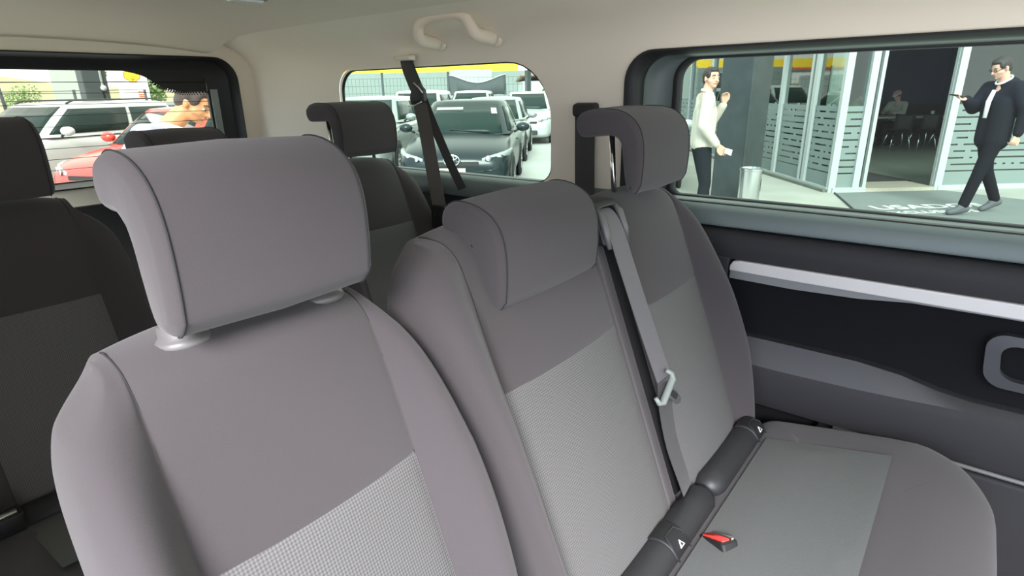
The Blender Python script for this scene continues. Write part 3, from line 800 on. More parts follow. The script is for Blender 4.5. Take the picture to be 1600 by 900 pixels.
cp = crom([(1.430, 1.512, 1.584), (1.440, 1.48, 1.50), (1.450, 1.425, 1.38), (1.46, 1.385, 1.30), (1.462, 1.378, 1.285)], 4)
ribbon(bm, cp, 0.034, 0.0016, Vector((0.2, -1, 0))); link('return_webbing', bm, WEBD, rb, world=True, autos=30)
bm = bmesh.new()
loft(bm, [[(1.424 + dx, 1.528 + y * s, 1.592 + z * s) for y, z in ((-0.034, -0.020), (0.030, -0.032), (0.036, -0.010), (0.020, 0.036), (-0.004, 0.040), (-0.030, 0.018))] for dx, s in ((-0.012, 0.8), (-0.006, 1), (0.010, 1), (0.014, 0.85))])
gr = link('guide_ring', bm, BLK, rb, world=True, bevel=0.004, autos=40)
bm = bmesh.new()
tube(bm, [(1.408, 1.496, 1.572), (1.405, 1.528, 1.560), (1.408, 1.564, 1.558)], 0.0025, 8)
tube(bm, [(1.410, 1.530, 1.632), (1.406, 1.505, 1.618), (1.408, 1.490, 1.600)], 0.0025, 8)
q = link('ring_rim', bm, STEEL, gr); q.data.transform(root_matrix(rb).inverted())
bm = bmesh.new(); loft(bm, [[(1.476, 1.63 + y, 1.712 + z) for y, z in rrect(-0.045, 0.045, -0.006, 0.012, 0.005)], [(1.452, 1.63 + y, 1.712 + z) for y, z in rrect(-0.04, 0.04, -0.004, 0.010, 0.005)]])
link('upper_slot', bm, PIL, rb, world=True)
bm = bmesh.new(); loft(bm, [[(1.385 + 0.03 * s, 1.415 + y, 1.20 + z) for y, z in rrect(-0.04, 0.045, -0.05, 0.035, 0.012)] for s in (0, 1)]); link('retractor', bm, BLK, rb, world=True, bevel=0.004)
bm = bmesh.new(); lathe(bm, [(0.012, 0), (0.012, 0.02)], (1.40, 1.385, 1.225), (-1, -0.3, 0), 12); link('retractor_bolt', bm, CHR, rb, world=True)
# ---- second-row belt on the pillar behind the far headrest
pb = thing('seat_belt', 'dark seat belt hanging down the beige pillar behind the window-side headrest', 'seat belt', (1.47, 0.88, 1.3))
bm = bmesh.new()
cp = crom([(1.478, 0.905, 1.545), (1.472, 0.900, 1.50), (1.466, 0.895, 1.42), (1.462, 0.89, 1.34), (1.462, 0.888, 1.29)], 3)
ribbon(bm, cp, 0.062, 0.0016, Vector((0.1, -1, 0))); link('webbing', bm, WEBD, pb, world=True, autos=30)
bm = bmesh.new(); loft(bm, [[(1.490, 0.905 + y, 1.545 + z) for y, z in rrect(-0.04, 0.04, -0.02, 0.022, 0.01)], [(1.468, 0.905 + y, 1.545 + z) for y, z in rrect(-0.036, 0.036, -0.016, 0.018, 0.01)]])
link('guide_ring', bm, BLK, pb, world=True, bevel=0.003)
bm = bmesh.new(); loft(bm, [[(x, y, z) for y, z in rrect(0.83, 0.98, 1.262, 1.305, 0.01)] for x in (1.497, 1.452)]); link('lower_cover', bm, BLK, pb, world=True, bevel=0.004)
# ================================================================== OUTSIDE: GROUND AND BUILDINGS
ASPH = mat('pale_concrete_yard', (0.42, 0.43, 0.40, 1), 0.85, bump=0.4, bscale=30, noise=0.18, nscale=0.7)
bm = bmesh.new(); box(bm, -60, 160, -40, 200, -0.3, 0.0)
props(link('ground', bm, ASPH, smooth=False), kind='structure')
PAVE = mat('pale_sidewalk_concrete', (0.33, 0.335, 0.29, 1), 0.85, bump=0.3, bscale=40, noise=0.25, nscale=1.6)
CP0 = Vector((9.6, 1.65, 0)); CA = Vector((0.77, 0.64, 0)); CB = Vector((0.66, -0.75, 0)); UP = Vector((0, 0, 1))
def FA(s, d=0, z=0): return CP0 + CA * s + Vector((CA.y, -CA.x, 0)) * (-d) + UP * z      # d: metres outwards, towards the van
def FB(s, d=0, z=0): return CP0 + CB * s + Vector((-CA.x, -CA.y, 0)) * d + UP * z
NA = Vector((-CA.y, CA.x, 0))
def FA(s, d=0, z=0): return CP0 + CA * s + NA * d + UP * z
def FB(s, d=0, z=0): return CP0 + CB * s - Vector((0.75, 0.66, 0)) * d + UP * z
bm = bmesh.new()
out = [FA(14, 2.6), FA(-2.2, 2.6), FB(0.0, 4.2) + NA * 2.0, FB(9, 4.2), FB(9, -8), FA(14, -8)]
loft(bm, [[(p.x, p.y, 0.0) for p in out], [(p.x, p.y, 0.12) for p in out]])
props(link('sidewalk', bm, PAVE, smooth=False, bevel=0.015), kind='structure')

ALU = mat('pale_green_white_frame', (0.40, 0.43, 0.41, 1), 0.35, 0.1)
SHOPG = glass_tint('showroom_glass', (0.52, 0.60, 0.55, 1), gloss=2.2)
FROST = mat('frosted_film', (0.17, 0.21, 0.195, 1), 0.6)
def bar(bm, a, b, wd, dp, n):
    """box-section bar from a to b; wd along the facade, dp along the facade normal n"""
    d = (b - a).normalized(); s = d.cross(n).normalized()
    loft(bm, [[p + s * wd / 2 * i + n * dp / 2 * j for i, j in ((-1, -1), (1, -1), (1, 1), (-1, 1))] for p in (a, b)])
HT = 3.4
nA = NA; nB = Vector((-0.75, -0.66, 0))
fac = thing('glass_shopfront', 'pale framed glass shopfront of a showroom with frosted stripes and an open doorway', 'shopfront', (9.6, 1.65, 0.12))
ms = []
for s, wd in ((0.0, 0.07), (0.22 + 0.54, 0.09), (0.90, 0.05), (1.82, 0.10), (2.63, 0.08), (4.2, 0.08), (5.25, 0.16), (6.75, 0.07), (7.8, 0.10), (8.0, 0.05), (10.0, 0.08), (12.0, 0.08)):
    bm = bmesh.new(); bar(bm, FA(s, 0, 0.12), FA(s, 0, HT), wd, 0.10, nA); link('mullion', bm, ALU, fac, world=True, smooth=False)
for s, wd in ((0.345, 0.10), (0.47, 0.05), (1.60, 0.11), (3.3, 0.09), (5.0, 0.09), (6.8, 0.09)):
    bm = bmesh.new(); bar(bm, FB(s, 0, 0.12), FB(s, 0, HT), wd, 0.10, nB); link('mullion', bm, ALU, fac, world=True, smooth=False)
bm = bmesh.new()
for z in (0.155, 2.6): bar(bm, FA(0, 0, z), FA(12, 0, z), 0.07, 0.12, nA)
bar(bm, FB(0, 0, 0.155), FB(0.5, 0, 0.155), 0.07, 0.12, nB); bar(bm, FB(1.6, 0, 0.155), FB(7, 0, 0.155), 0.07, 0.12, nB); bar(bm, FB(0, 0, 2.6), FB(7, 0, 2.6), 0.07, 0.12, nB)
link('rail', bm, ALU, fac, world=True, smooth=False)
bm = bmesh.new()
for a, b, F_ in ((0, 12, FA), (0, 0.47, FB), (1.6, 7, FB)):
    bm.faces.new([bm.verts.new(F_(s, 0.0, z)) for s, z in ((a, 0.15), (b, 0.15), (b, HT), (a, HT))])
link('glazing', bm, SHOPG, fac, world=True, smooth=False, recalc=False)
def stripes(F_, a, b, low=0.38):
    bm = bmesh.new(); z = 0.40; k = 0
    while z < 1.32:
        loft(bm, [[F_(s, d, zz) for s, zz in ((a, z), (b, z), (b, z + 0.072), (a, z + 0.072))] for d in (0.008, 0.012)])
        m = max(1, int((b - a) / 0.13))      # short bridges leave the dashed gaps
        for i in range(m):
            if (i + k) % 4 != 1 and random.random() < 0.45:
                s0 = a + (b - a) * i / m
                loft(bm, [[F_(s, d, zz) for s, zz in ((s0, z + 0.07), (s0 + 0.09, z + 0.07), (s0 + 0.09, z + 0.095), (s0, z + 0.095))] for d in (0.008, 0.0118)])
        z += 0.095; k += 1
    loft(bm, [[F_(s, d, zz) for s, zz in ((a, 0.19), (b, 0.19), (b, low), (a, low))] for d in (0.008, 0.012)])
    link('frosted_film', bm, FROST, fac, world=True, smooth=False)
for a, b in ((0.04, 0.72), (0.93, 1.77), (1.87, 2.59), (2.67, 4.16), (4.24, 5.17), (5.33, 6.72), (6.8, 7.75)): stripes(FA, a, b)
stripes(FB, 0.04, 0.30); stripes(FB, 1.66, 3.25); stripes(FB, 3.35, 4.95)
# kerb plinth under the facade
bm = bmesh.new(); bar(bm, FA(0, 0.03, 0.11), FA(12, 0.03, 0.11), 0.10, 0.16, nA)
link('plinth', bm, mat('stained_plinth', (0.13, 0.14, 0.11, 1), 0.9, noise=0.4, nscale=4), fac, world=True, smooth=False)
# sill of the doorway
bm = bmesh.new(); bar(bm, FB(0.5, -0.25, 0.145), FB(1.56, -0.25, 0.145), 0.05, 0.6, nB)
link('door_sill', bm, mat('beige_grating', (0.36, 0.33, 0.26, 1), 0.6, noise=0.3, nscale=60), fac, world=True, smooth=False)
bm = bmesh.new(); bar(bm, FB(1.56, -0.02, 0.2), FB(1.56, -0.02, 2.6), 0.04, 0.05, nB); bar(bm, FB(0.52, -0.05, 0.2), FB(0.52, -0.05, 2.6), 0.03, 0.05, nB)
link('door_frame', bm, ALU, fac, world=True, smooth=False)
# interior of the showroom cafe
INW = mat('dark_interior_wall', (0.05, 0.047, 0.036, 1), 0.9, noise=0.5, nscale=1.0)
bm = bmesh.new()
a = FA(12, -0.2); b = FA(12, -9); c_ = FB(8, -9) ; d_ = FB(8, -0.2)
for p, q in ((FB(0.2, -9.5), FB(9, -9.5)), (FA(12, -0.1), FA(12, -9)), (FB(8.5, -0.1), FB(8.5, -9.6))):
    pass
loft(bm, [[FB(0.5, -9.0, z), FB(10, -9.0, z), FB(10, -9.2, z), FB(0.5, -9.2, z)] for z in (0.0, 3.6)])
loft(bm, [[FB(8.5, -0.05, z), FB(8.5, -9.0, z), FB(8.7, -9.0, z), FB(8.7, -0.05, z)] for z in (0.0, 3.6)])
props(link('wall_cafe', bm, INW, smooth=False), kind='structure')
bm = bmesh.new()
loft(bm, [[FA(12, 0.6, z), FB(-0.6, 0.5, z) + nA * 0.5, FB(9, 0.5, z), FB(9, -9.2, z), FA(12, -9.2, z)] for z in (3.35, 3.65)])
props(link('ceiling_cafe', bm, mat('showroom_soffit', (0.25, 0.26, 0.25, 1), 0.8), smooth=False), kind='structure')
bm = bmesh.new()
loft(bm, [[FA(12, -0.2, z), FB(0.1, -0.15, z), FB(8.4, -0.15, z), FB(8.4, -9, z), FA(12, -9, z)] for z in (0.121, 0.135)])
props(link('floor_cafe', bm, mat('grey_tile_floor', (0.22, 0.23, 0.20, 1), 0.35, noise=0.2, nscale=3), smooth=False), kind='structure')
# white round column just behind the corner glass
t = thing('round_column', 'pale round column standing behind the glass at the shopfront corner', 'column', FB(0.16, -0.45, 0.12)[:])
bm = bmesh.new(); lathe(bm, [(0.13, 0.012), (0.13, 3.2)], (0, 0, 0), n=28); link('shaft', bm, mat('white_column', (0.62, 0.66, 0.62, 1), 0.5), t)
bm = bmesh.new(); lathe(bm, [(0.15, 0.015), (0.15, 0.07), (0.135, 0.08)], (0, 0, 0), n=28); link('collar', bm, ALU, t)
# dark doormat inside
MATM = mat('dark_grey_mat', (0.075, 0.085, 0.08, 1), 0.95, bump=0.5, bscale=120, noise=0.15, nscale=5)
t = thing('doormat', 'dark rectangular mat on the floor inside the open doorway', 'mat', FB(1.0, -1.4, 0.136)[:])
bm = bmesh.new(); loft(bm, [[FB(s, d, z) for s, d in ((0.5, -0.7), (1.75, -0.7), (1.75, -2.4), (0.5, -2.4))] for z in (0.136, 0.146)]); link('pile', bm, mat('black_mat', (0.03, 0.032, 0.028, 1), 0.95), t, world=True, smooth=False)
# big lettered mat outside
t = thing('lettered_mat', 'large grey mat with white lettering on the pavement before the doorway', 'mat', (9.0, 0.9, 0.12))
mq = [FB(0.0, 0.12), FB(1.62, 0.12), FB(2.3, 1.4), FB(2.3, 2.6), FB(-0.97, 2.6)]
bm = bmesh.new(); loft(bm, [[(p.x, p.y, z) for p in mq] for z in (0.121, 0.131)]); link('pile', bm, mat('grey_mat', (0.15, 0.17, 0.16, 1), 0.95, bump=0.4, bscale=100, noise=0.12, nscale=3), t, world=True, smooth=False)
bm = bmesh.new(); tube(bm, [(p.x, p.y, 0.131) for p in (mq[0], mq[4])], 0.012, 6); link('edging', bm, BLK, t, world=True)
TW = mat('white_mat_lettering', (0.62, 0.64, 0.60, 1), 0.8)
XD = Vector((0.665, -0.747, 0)).normalized(); YD = Vector((0.747, 0.665, 0))
def TM(p): 
    m = Matrix((XD, YD, UP)).transposed().to_4x4(); return Matrix.Translation(p) @ m
text_mesh('USADOS', 0.34, 0.001, TM((9.0, 0.40, 0.1335)), 'lettering', TW, t, 1.12)
text_mesh('EXCLUSIVOS', 0.19, 0.001, TM((8.62, 0.35, 0.1335)), 'lettering', TW, t, 1.08)

# black square pillar outside
t = thing('square_pillar', 'black square pillar on the pavement between the man in cream and the glass', 'pillar', (7.40, 2.33, 0.12), math.radians(-12))
bm = bmesh.new(); box(bm, -0.22, 0.22, -0.20, 0.20, 0.0, 3.3)
link('shaft', bm, mat('black_blue_paint', (0.024, 0.032, 0.033, 1), 0.35, bump=0.3, bscale=8, noise=0.5, nscale=6), t, smooth=False, bevel=0.02)
bm = bmesh.new(); box(bm, -0.24, 0.24, -0.22, 0.22, 0.0, 0.10); link('foot', bm, BLK, t, smooth=False, bevel=0.01)
# steel litter bin
t = thing('litter_bin', 'cylindrical brushed-steel litter bin beside the black pillar', 'bin', (6.65, 1.94, 0.12))
bm = bmesh.new(); lathe(bm, [(0.108, 0.0), (0.113, 0.01), (0.113, 0.62), (0.119, 0.625), (0.119, 0.645), (0.102, 0.652), (0.098, 0.62)], (0, 0, 0), n=32); link('body', bm, STEEL, t, autos=40)
bm = bmesh.new()
loft(bm, [[(0.1155 * math.sin(a) , -0.1155 * math.cos(a) , z) for z, a in ((zz, aa) for zz, aa in ((0.40, a0), (0.53, a0)))] for a0 in (0.15, 0.3, 0.45, 0.6)], close=False, cap=False)
link('opening', bm, BLK, t)

# yellow station canopy far away
YEL = mat('yellow_fascia', (0.95, 0.62, 0.02, 1), 0.5); REDF = mat('red_fascia', (0.75, 0.10, 0.03, 1), 0.5)
t = thing('station_canopy', 'far petrol station canopy with a deep yellow fascia and thin red lower edge', 'canopy', (56, 50, 0))
u = Vector((43.6 - 54.9, 56.3 - 42.6, 0)).normalized(); n_ = Vector((-u.y, u.x, 0)) * -1
p0 = Vector((55.0, 42.5, 0)); p1 = p0 + u * 34; nb = Vector((0.75, 0.66, 0))
def cb(m, z0, z1, nm, off=0.0, d=12):
    bm = bmesh.new(); q = [p0 - nb * off, p1 - nb * off, p1 + nb * d, p0 + nb * d]
    loft(bm, [[(p.x, p.y, z) for p in q] for z in (z0, z1)]); return link(nm, bm, m, t, world=True, smooth=False)
cb(YEL, 3.66, 4.60, 'fascia'); cb(REDF, 3.48, 3.66, 'red_edge', 0.02); cb(mat('white_soffit', (0.6, 0.6, 0.6, 1), 0.6), 3.38, 3.48, 'soffit', -0.2, 11.8)
for k in range(5):
    bm = bmesh.new(); c = p0 + u * (2 + 7.5 * k) + nb * 5; box(bm, c.x - .2, c.x + .2, c.y - .2, c.y + .2, 0, 3.38); link('post', bm, MIDG, t, world=True, smooth=False)

# grey clad boundary wall and pale sheds below it
def slab(name, label, cat, a, b, z0, z1, th, m, parts=(), kind=None):
    a = Vector(a); b = Vector(b); d = (b - a).normalized(); nn = Vector((d.y, -d.x, 0))
    t = thing(name, label, cat, ((a.x + b.x) / 2, (a.y + b.y) / 2, 0))
    bm = bmesh.new(); loft(bm, [[a + UP * z, b + UP * z, b + nn * th + UP * z, a + nn * th + UP * z] for z in (z0, z1)])
    link('panel', bm, m, t, world=True, smooth=False); return t, d, nn
CLAD = mat('grey_green_cladding', (0.20, 0.235, 0.215, 1), 0.7, noise=0.1, nscale=2)
t, d, nn = slab('screen_wall', 'long grey clad screen wall behind the parked cars, below the yellow canopy', 'wall', (28, 40, 0), (38, 27.0, 0), 0, 3.05, 0.3, CLAD)
bm = bmesh.new()
for k in range(40):
    c = Vector((28, 40, 0)) + d * (0.4 * k) - nn * 0.03; box(bm, c.x - .02, c.x + .02, c.y - .02, c.y + .02, 0.1, 3.0)
q = link('ribs', bm, MIDG, t, world=True, smooth=False)
WSH = mat('white_shed_paint', (0.50, 0.54, 0.50, 1), 0.7)
t, d, nn = slab('shed', 'low white shed behind the cars, right of the grey screen wall', 'building', (30.5, 23.6, 0), (34.5, 19.5, 0), 0, 2.15, 2.6, WSH)
bm = bmesh.new(); loft(bm, [[Vector((30.3, 23.6, 0)) + UP * z - nn * 0.3, Vector((34.7, 19.4, 0)) + UP * z - nn * 0.3, Vector((34.7, 19.4, 0)) + nn * 2.8 + UP * (z + .3), Vector((30.3, 23.6, 0)) + nn * 2.8 + UP * (z + .3)] for z in (2.15, 2.25)])
link('roof', bm, mat('rusty_roof', (0.33, 0.24, 0.18, 1), 0.8), t, world=True, smooth=False)
t, d, nn = slab('corrugated_shed', 'tall ribbed grey-green shed between the screen wall and the low white shed', 'building', (28.6, 27.5, 0), (30.3, 25.6, 0), 0, 2.9, 1.2, mat('ribbed_green_grey', (0.33, 0.38, 0.34, 1), 0.6))
bm = bmesh.new()
for k in range(12):
    c = Vector((28.6, 27.5, 0)) + d * (0.1 + 0.2 * k) - nn * 0.03; box(bm, c.x - .03, c.x + .03, c.y - .03, c.y + .03, 0.1, 2.85)
link('ribs', bm, CLAD, t, world=True, smooth=False)
# mesh fence: posts, netting, torn banner
DKP = mat('dark_post_paint', (0.035, 0.045, 0.045, 1), 0.5)
t = thing('mesh_fence', 'tall mesh fence on dark posts running behind the parked cars', 'fence', (19.8, 18, 0))
fp = [Vector((17.41 + (19.17 - 17.41) * k, 20.86 + (18.63 - 20.86) * k, 0)) for k in (-1.05, -0.0, 1.0, 2.18, 3.4, 4.4)]
for k, p in enumerate(fp):
    bm = bmesh.new(); tube(bm, [p, p + UP * 2.45], 0.05, 8); link('post', bm, DKP, t, world=True)
bm = bmesh.new()
for i in range(5):
    a, b = fp[i], fp[i + 1]; m = 18
    if i == 3: continue
    for k in range(m + 1): tube(bm, [a + (b - a) * k / m + UP * 0.05, a + (b - a) * k / m + UP * 2.2], 0.006, 3, cap=False)
    for k in range(8): tube(bm, [a + UP * (0.1 + 0.3 * k), b + UP * (0.1 + 0.3 * k)], 0.006, 3, cap=False)
link('netting', bm, DKP, t, world=True, smooth=False)
t = thing('banner', 'torn dark banner sagging between two fence posts behind the dark sedan', 'banner', (20.0, 17.6, 1.5))
bm = bmesh.new(); a = fp[2] + Vector((-0.1, -0.15, 0)); b = a + (fp[3] - fp[2]) * 0.72
rings = []
for k in range(13):
    s = k / 12; zt = 2.28 - 0.32 * math.sin(PI * s) ** 1.5; zb = 1.45 + 0.05 * math.sin(9 * s)
    p = a + (b - a) * s; rings.append([p + UP * zt, p + UP * zt + Vector((-.02, -.02, 0)), p + UP * zb + Vector((-.02 + .05 * math.sin(14 * s), -.02, 0)), p + UP * zb])
loft(bm, rings); link('cloth', bm, mat('dark_banner_cloth', (0.07, 0.08, 0.08, 1), 0.9), t, world=True)
bm = bmesh.new(); tube(bm, [a + UP * 2.3 + (b - a) * k / 12 - UP * 0.32 * math.sin(PI * k / 12) ** 1.5 + Vector((-.03, -.03, 0)) for k in range(13)], 0.022, 6); link('hem', bm, WSH, t, world=True)
t = thing('lamp_post', 'slim dark street lamp post rising behind the row of parked cars', 'lamp post', (25.9, 19.3, 0))
bm = bmesh.new(); tube(bm, [(0, 0, 0), (0, 0, 4), (0, 0, 8)], [0.11, 0.10, 0.07], 12); link('pole', bm, DKP, t)
bm = bmesh.new(); tube(bm, [(0, 0, 8), (0.3, 0.3, 8.3), (1.0, 1.0, 8.4)], 0.04, 8); box(bm, 0.9, 1.4, 0.9, 1.2, 8.36, 8.46); link('lamp_head', bm, DKP, t)
bm = bmesh.new(); lathe(bm, [(0.2, 0), (0.2, 0.05), (0.12, 0.12)], (0, 0, 0), n=14); link('foot', bm, DKP, t)

# foliage
LEAF = mat('bright_green_leaves', (0.16, 0.26, 0.08, 1), 0.7, noise=0.5, nscale=3)
BARK = mat('grey_bark', (0.12, 0.09, 0.06, 1), 0.9)
def tree(loc, h, r, label, cat='tree', name='leafy_tree', zc=None, n=900):
    t = thing(name, label, cat, loc); rnd = random.Random(int(loc[0] * 10))
    bm = bmesh.new(); tube(bm, [(0, 0, 0), (0.05 * h * .3, 0, h * 0.35), (0, 0.03 * h, h * 0.75)], [0.04 * h * .5, 0.03 * h * .5, 0.012 * h], 8); link('trunk', bm, BARK, t)
    bm = bmesh.new()
    cl = [Vector((rnd.uniform(-1, 1) * r * .6, rnd.uniform(-1, 1) * r * .6, h * rnd.uniform(0.35, 0.9))) for _ in range(9)]
    for _ in range(n):
        c = rnd.choice(cl); v = Vector([rnd.gauss(0, 1) for _ in range(3)]).normalized() * r * 0.5 * rnd.random() ** .4
        p = c + v; s = 0.045 * h * rnd.uniform(.6, 1.3); a = Vector([rnd.gauss(0, 1) for _ in range(3)]).normalized(); b_ = a.cross(Vector([rnd.gauss(0, 1) for _ in range(3)])).normalized()
        bm.faces.new([bm.verts.new(p + a * s), bm.verts.new(p + b_ * s * .5), bm.verts.new(p - a * s), bm.verts.new(p - b_ * s * .5)])
    o = link('foliage', bm, LEAF, t, smooth=False, recalc=False); return t
tree((22.6, 15.3, 0), 2.5, 0.75, 'bright green bush at the end of the row of parked cars', 'bush', 'leafy_bush', n=700)
tree((17.1, 53, 0), 4.9, 0.7, 'slim pale green tree beyond the fence, between the black column and the white sign')
tree((21.9, 56, 0), 4.4, 1.2, 'green tree beyond the fence, right of the white sign')
tree((15.4, 66, 0), 2.6, 1.6, 'low green tree on the field edge seen through the rear window')

# dry hills
bm = bmesh.new(); rnd = random.Random(3); N = 60
rows = []
for j, (y, hh) in enumerate(((90, 0), (150, 2.2), (220, 5.2), (280, 9.2), (330, 11.5), (350, 11.0))):
    rows.append([(-160 + 420 * i / N, y, hh * (0.85 + 0.22 * math.sin(i * .35 + j) + 0.10 * math.sin(i * 1.1 + j * 2)) * max(0.0, min(1, (N * .62 - i * 0.8) / 12)) - 0.2) for i in range(N + 1)])
loft(bm, rows, close=False, cap=False)
props(link('hills', bm, mat('dry_grass_hill', (0.30, 0.285, 0.15, 1), 0.95, noise=0.4, nscale=0.08)), kind='structure')
# wire fence seen through the rear window
t = thing('wire_fence', 'low wire fence with dark posts along the field beyond the rear window', 'fence', (8.6, 30, 0))
for x in (3.3, 6.0, 8.7, 11.4, 14.1, 16.8):
    bm = bmesh.new(); tube(bm, [(x, 30, 0), (x, 30, 1.95)], 0.055, 6); link('post', bm, DKP, t, world=True)
for z in (1.0, 1.55, 1.9, 2.25):
    bm = bmesh.new(); tube(bm, [(1, 30, z + .1), (6, 30, z - 0.02), (18, 30, z + 0.1)], 0.014, 4); link('wire', bm, DKP, t, world=True)
t = thing('utility_pole', 'slim leaning utility pole on the field beyond the rear window', 'pole', (10.4, 50, 0))
bm = bmesh.new(); tube(bm, [(0.2, 0, 0), (0, 0, 3.6)], [0.12, 0.08], 8); link('pole', bm, DKP, t)
# black column with white strips
t = thing('steel_column', 'thick black steel column with white strips behind the white car, seen through the rear window', 'column', (5.02, 16, 0))
bm = bmesh.new(); box(bm, -0.22, 0.12, -0.18, 0.18, 0, 4.5); link('shaft', bm, DKP, t, smooth=False, bevel=0.02)
bm = bmesh.new(); box(bm, 0.17, 0.27, -0.14, 0.14, 0, 4.5); link('shaft', bm, DKP, t, smooth=False, bevel=0.01)
bm = bmesh.new(); tube(bm, [(0.145, -0.16, 1.86), (0.145, -0.16, 4.5)], 0.03, 8); lathe(bm, [(0.06, -0.03), (0.06, 0.03)], (0.15, -0.17, 1.82), (0, 1, 0), 12); link('white_pipe', bm, WSH, t)
# grey building
t, d, nn = slab('office_block', 'hazy grey office block on the field edge seen through the rear window', 'building', (20.0, 75, 0), (22.4, 74.4, 0), 0, 5.6, 3, mat('hazy_grey_wall', (0.30, 0.34, 0.30, 1), 0.8))
bm = bmesh.new()
for k in range(3):
    for z in (1.8, 3.2): c = Vector((20.0, 75, 0)) + d * (0.25 + 0.75 * k); box(bm, c.x, c.x + 0.45, c.y - 0.08, c.y - 0.02, z, z + 0.8)
link('windows', bm, mat('dull_window', (0.15, 0.18, 0.17, 1), 0.4), t, world=True, smooth=False)
# white totem sign with yellow scallop emblem
t = thing('totem_sign', 'white roadside totem sign with a yellow and red scallop emblem', 'sign', (18.3, 50, 0), math.radians(-8))
WH = mat('white_sign_face', (0.85, 0.86, 0.84, 1), 0.5)
bm = bmesh.new(); box(bm, -0.95, 0.95, -0.15, 0.15, 0.0, 4.6); link('board', bm, WH, t, smooth=False, bevel=0.03)
def scallop(R_, z0, y, m, nm, par):
    bm = bmesh.new(); pts = []
    n = 7
    for k in range(n):
        a = math.radians(200 - 220 * k / (n - 1))
        for j in (-0.5, 0, 0.5):
            aa = a - j * math.radians(220 / (n - 1)) * 0.9; rr = R_ * (1.0 if j == 0 else 0.93); pts.append((rr * math.cos(aa), rr * 0.92 * math.sin(aa)))
    pts += [(R_ * 0.45, -R_ * 0.62), (R_ * 0.40, -R_ * 0.85), (-R_ * 0.40, -R_ * 0.85), (-R_ * 0.45, -R_ * 0.62)]
    loft(bm, [[(a, y, z0 + b) for a, b in pts], [(a, y - 0.03, z0 + b) for a, b in pts]])
    return link(nm, bm, m, par, smooth=False)
e = scallop(0.56, 3.15, -0.15, REDF, 'scallop_emblem', t)
bm = bmesh.new(); bm.free()
e2 = scallop(0.50, 3.15, -0.185, YEL, 'emblem_field', e)
bm = bmesh.new()
for k in range(5):
    a = math.radians(150 - 30 * k); tube(bm, [(0.05 * math.cos(a), -0.222, 3.15 - 0.35), (0.44 * math.cos(a), -0.222, 3.15 + 0.42 * math.sin(a))], 0.012, 4)
link('emblem_ribs', bm, REDF, e)
bm = bmesh.new()
for z, w_ in ((1.95, 0.5), (1.75, 0.35), (1.62, 0.42)): box(bm, 0.2, 0.2 + w_, -0.17, -0.155, z, z + 0.10)
link('red_lines', bm, REDF, t, smooth=False)
t, d, nn = slab('corrugated_wall', 'silver corrugated boundary wall right of the white sign, seen through the rear window', 'wall', (17.6, 40, 0), (26.5, 38.5, 0), 0, 2.35, 0.2, mat('silver_corrugated', (0.42, 0.46, 0.44, 1), 0.5))
bm = bmesh.new()
for k in range(9):
    z = 0.3 + 0.24 * k; a = Vector((17.6, 40, z)) - nn * .03; b = Vector((26.5, 38.5, z)) - nn * .03; tube(bm, [a, b], 0.035, 6)
link('corrugations', bm, mat('silver_rib', (0.32, 0.36, 0.34, 1), 0.5), t, world=True)
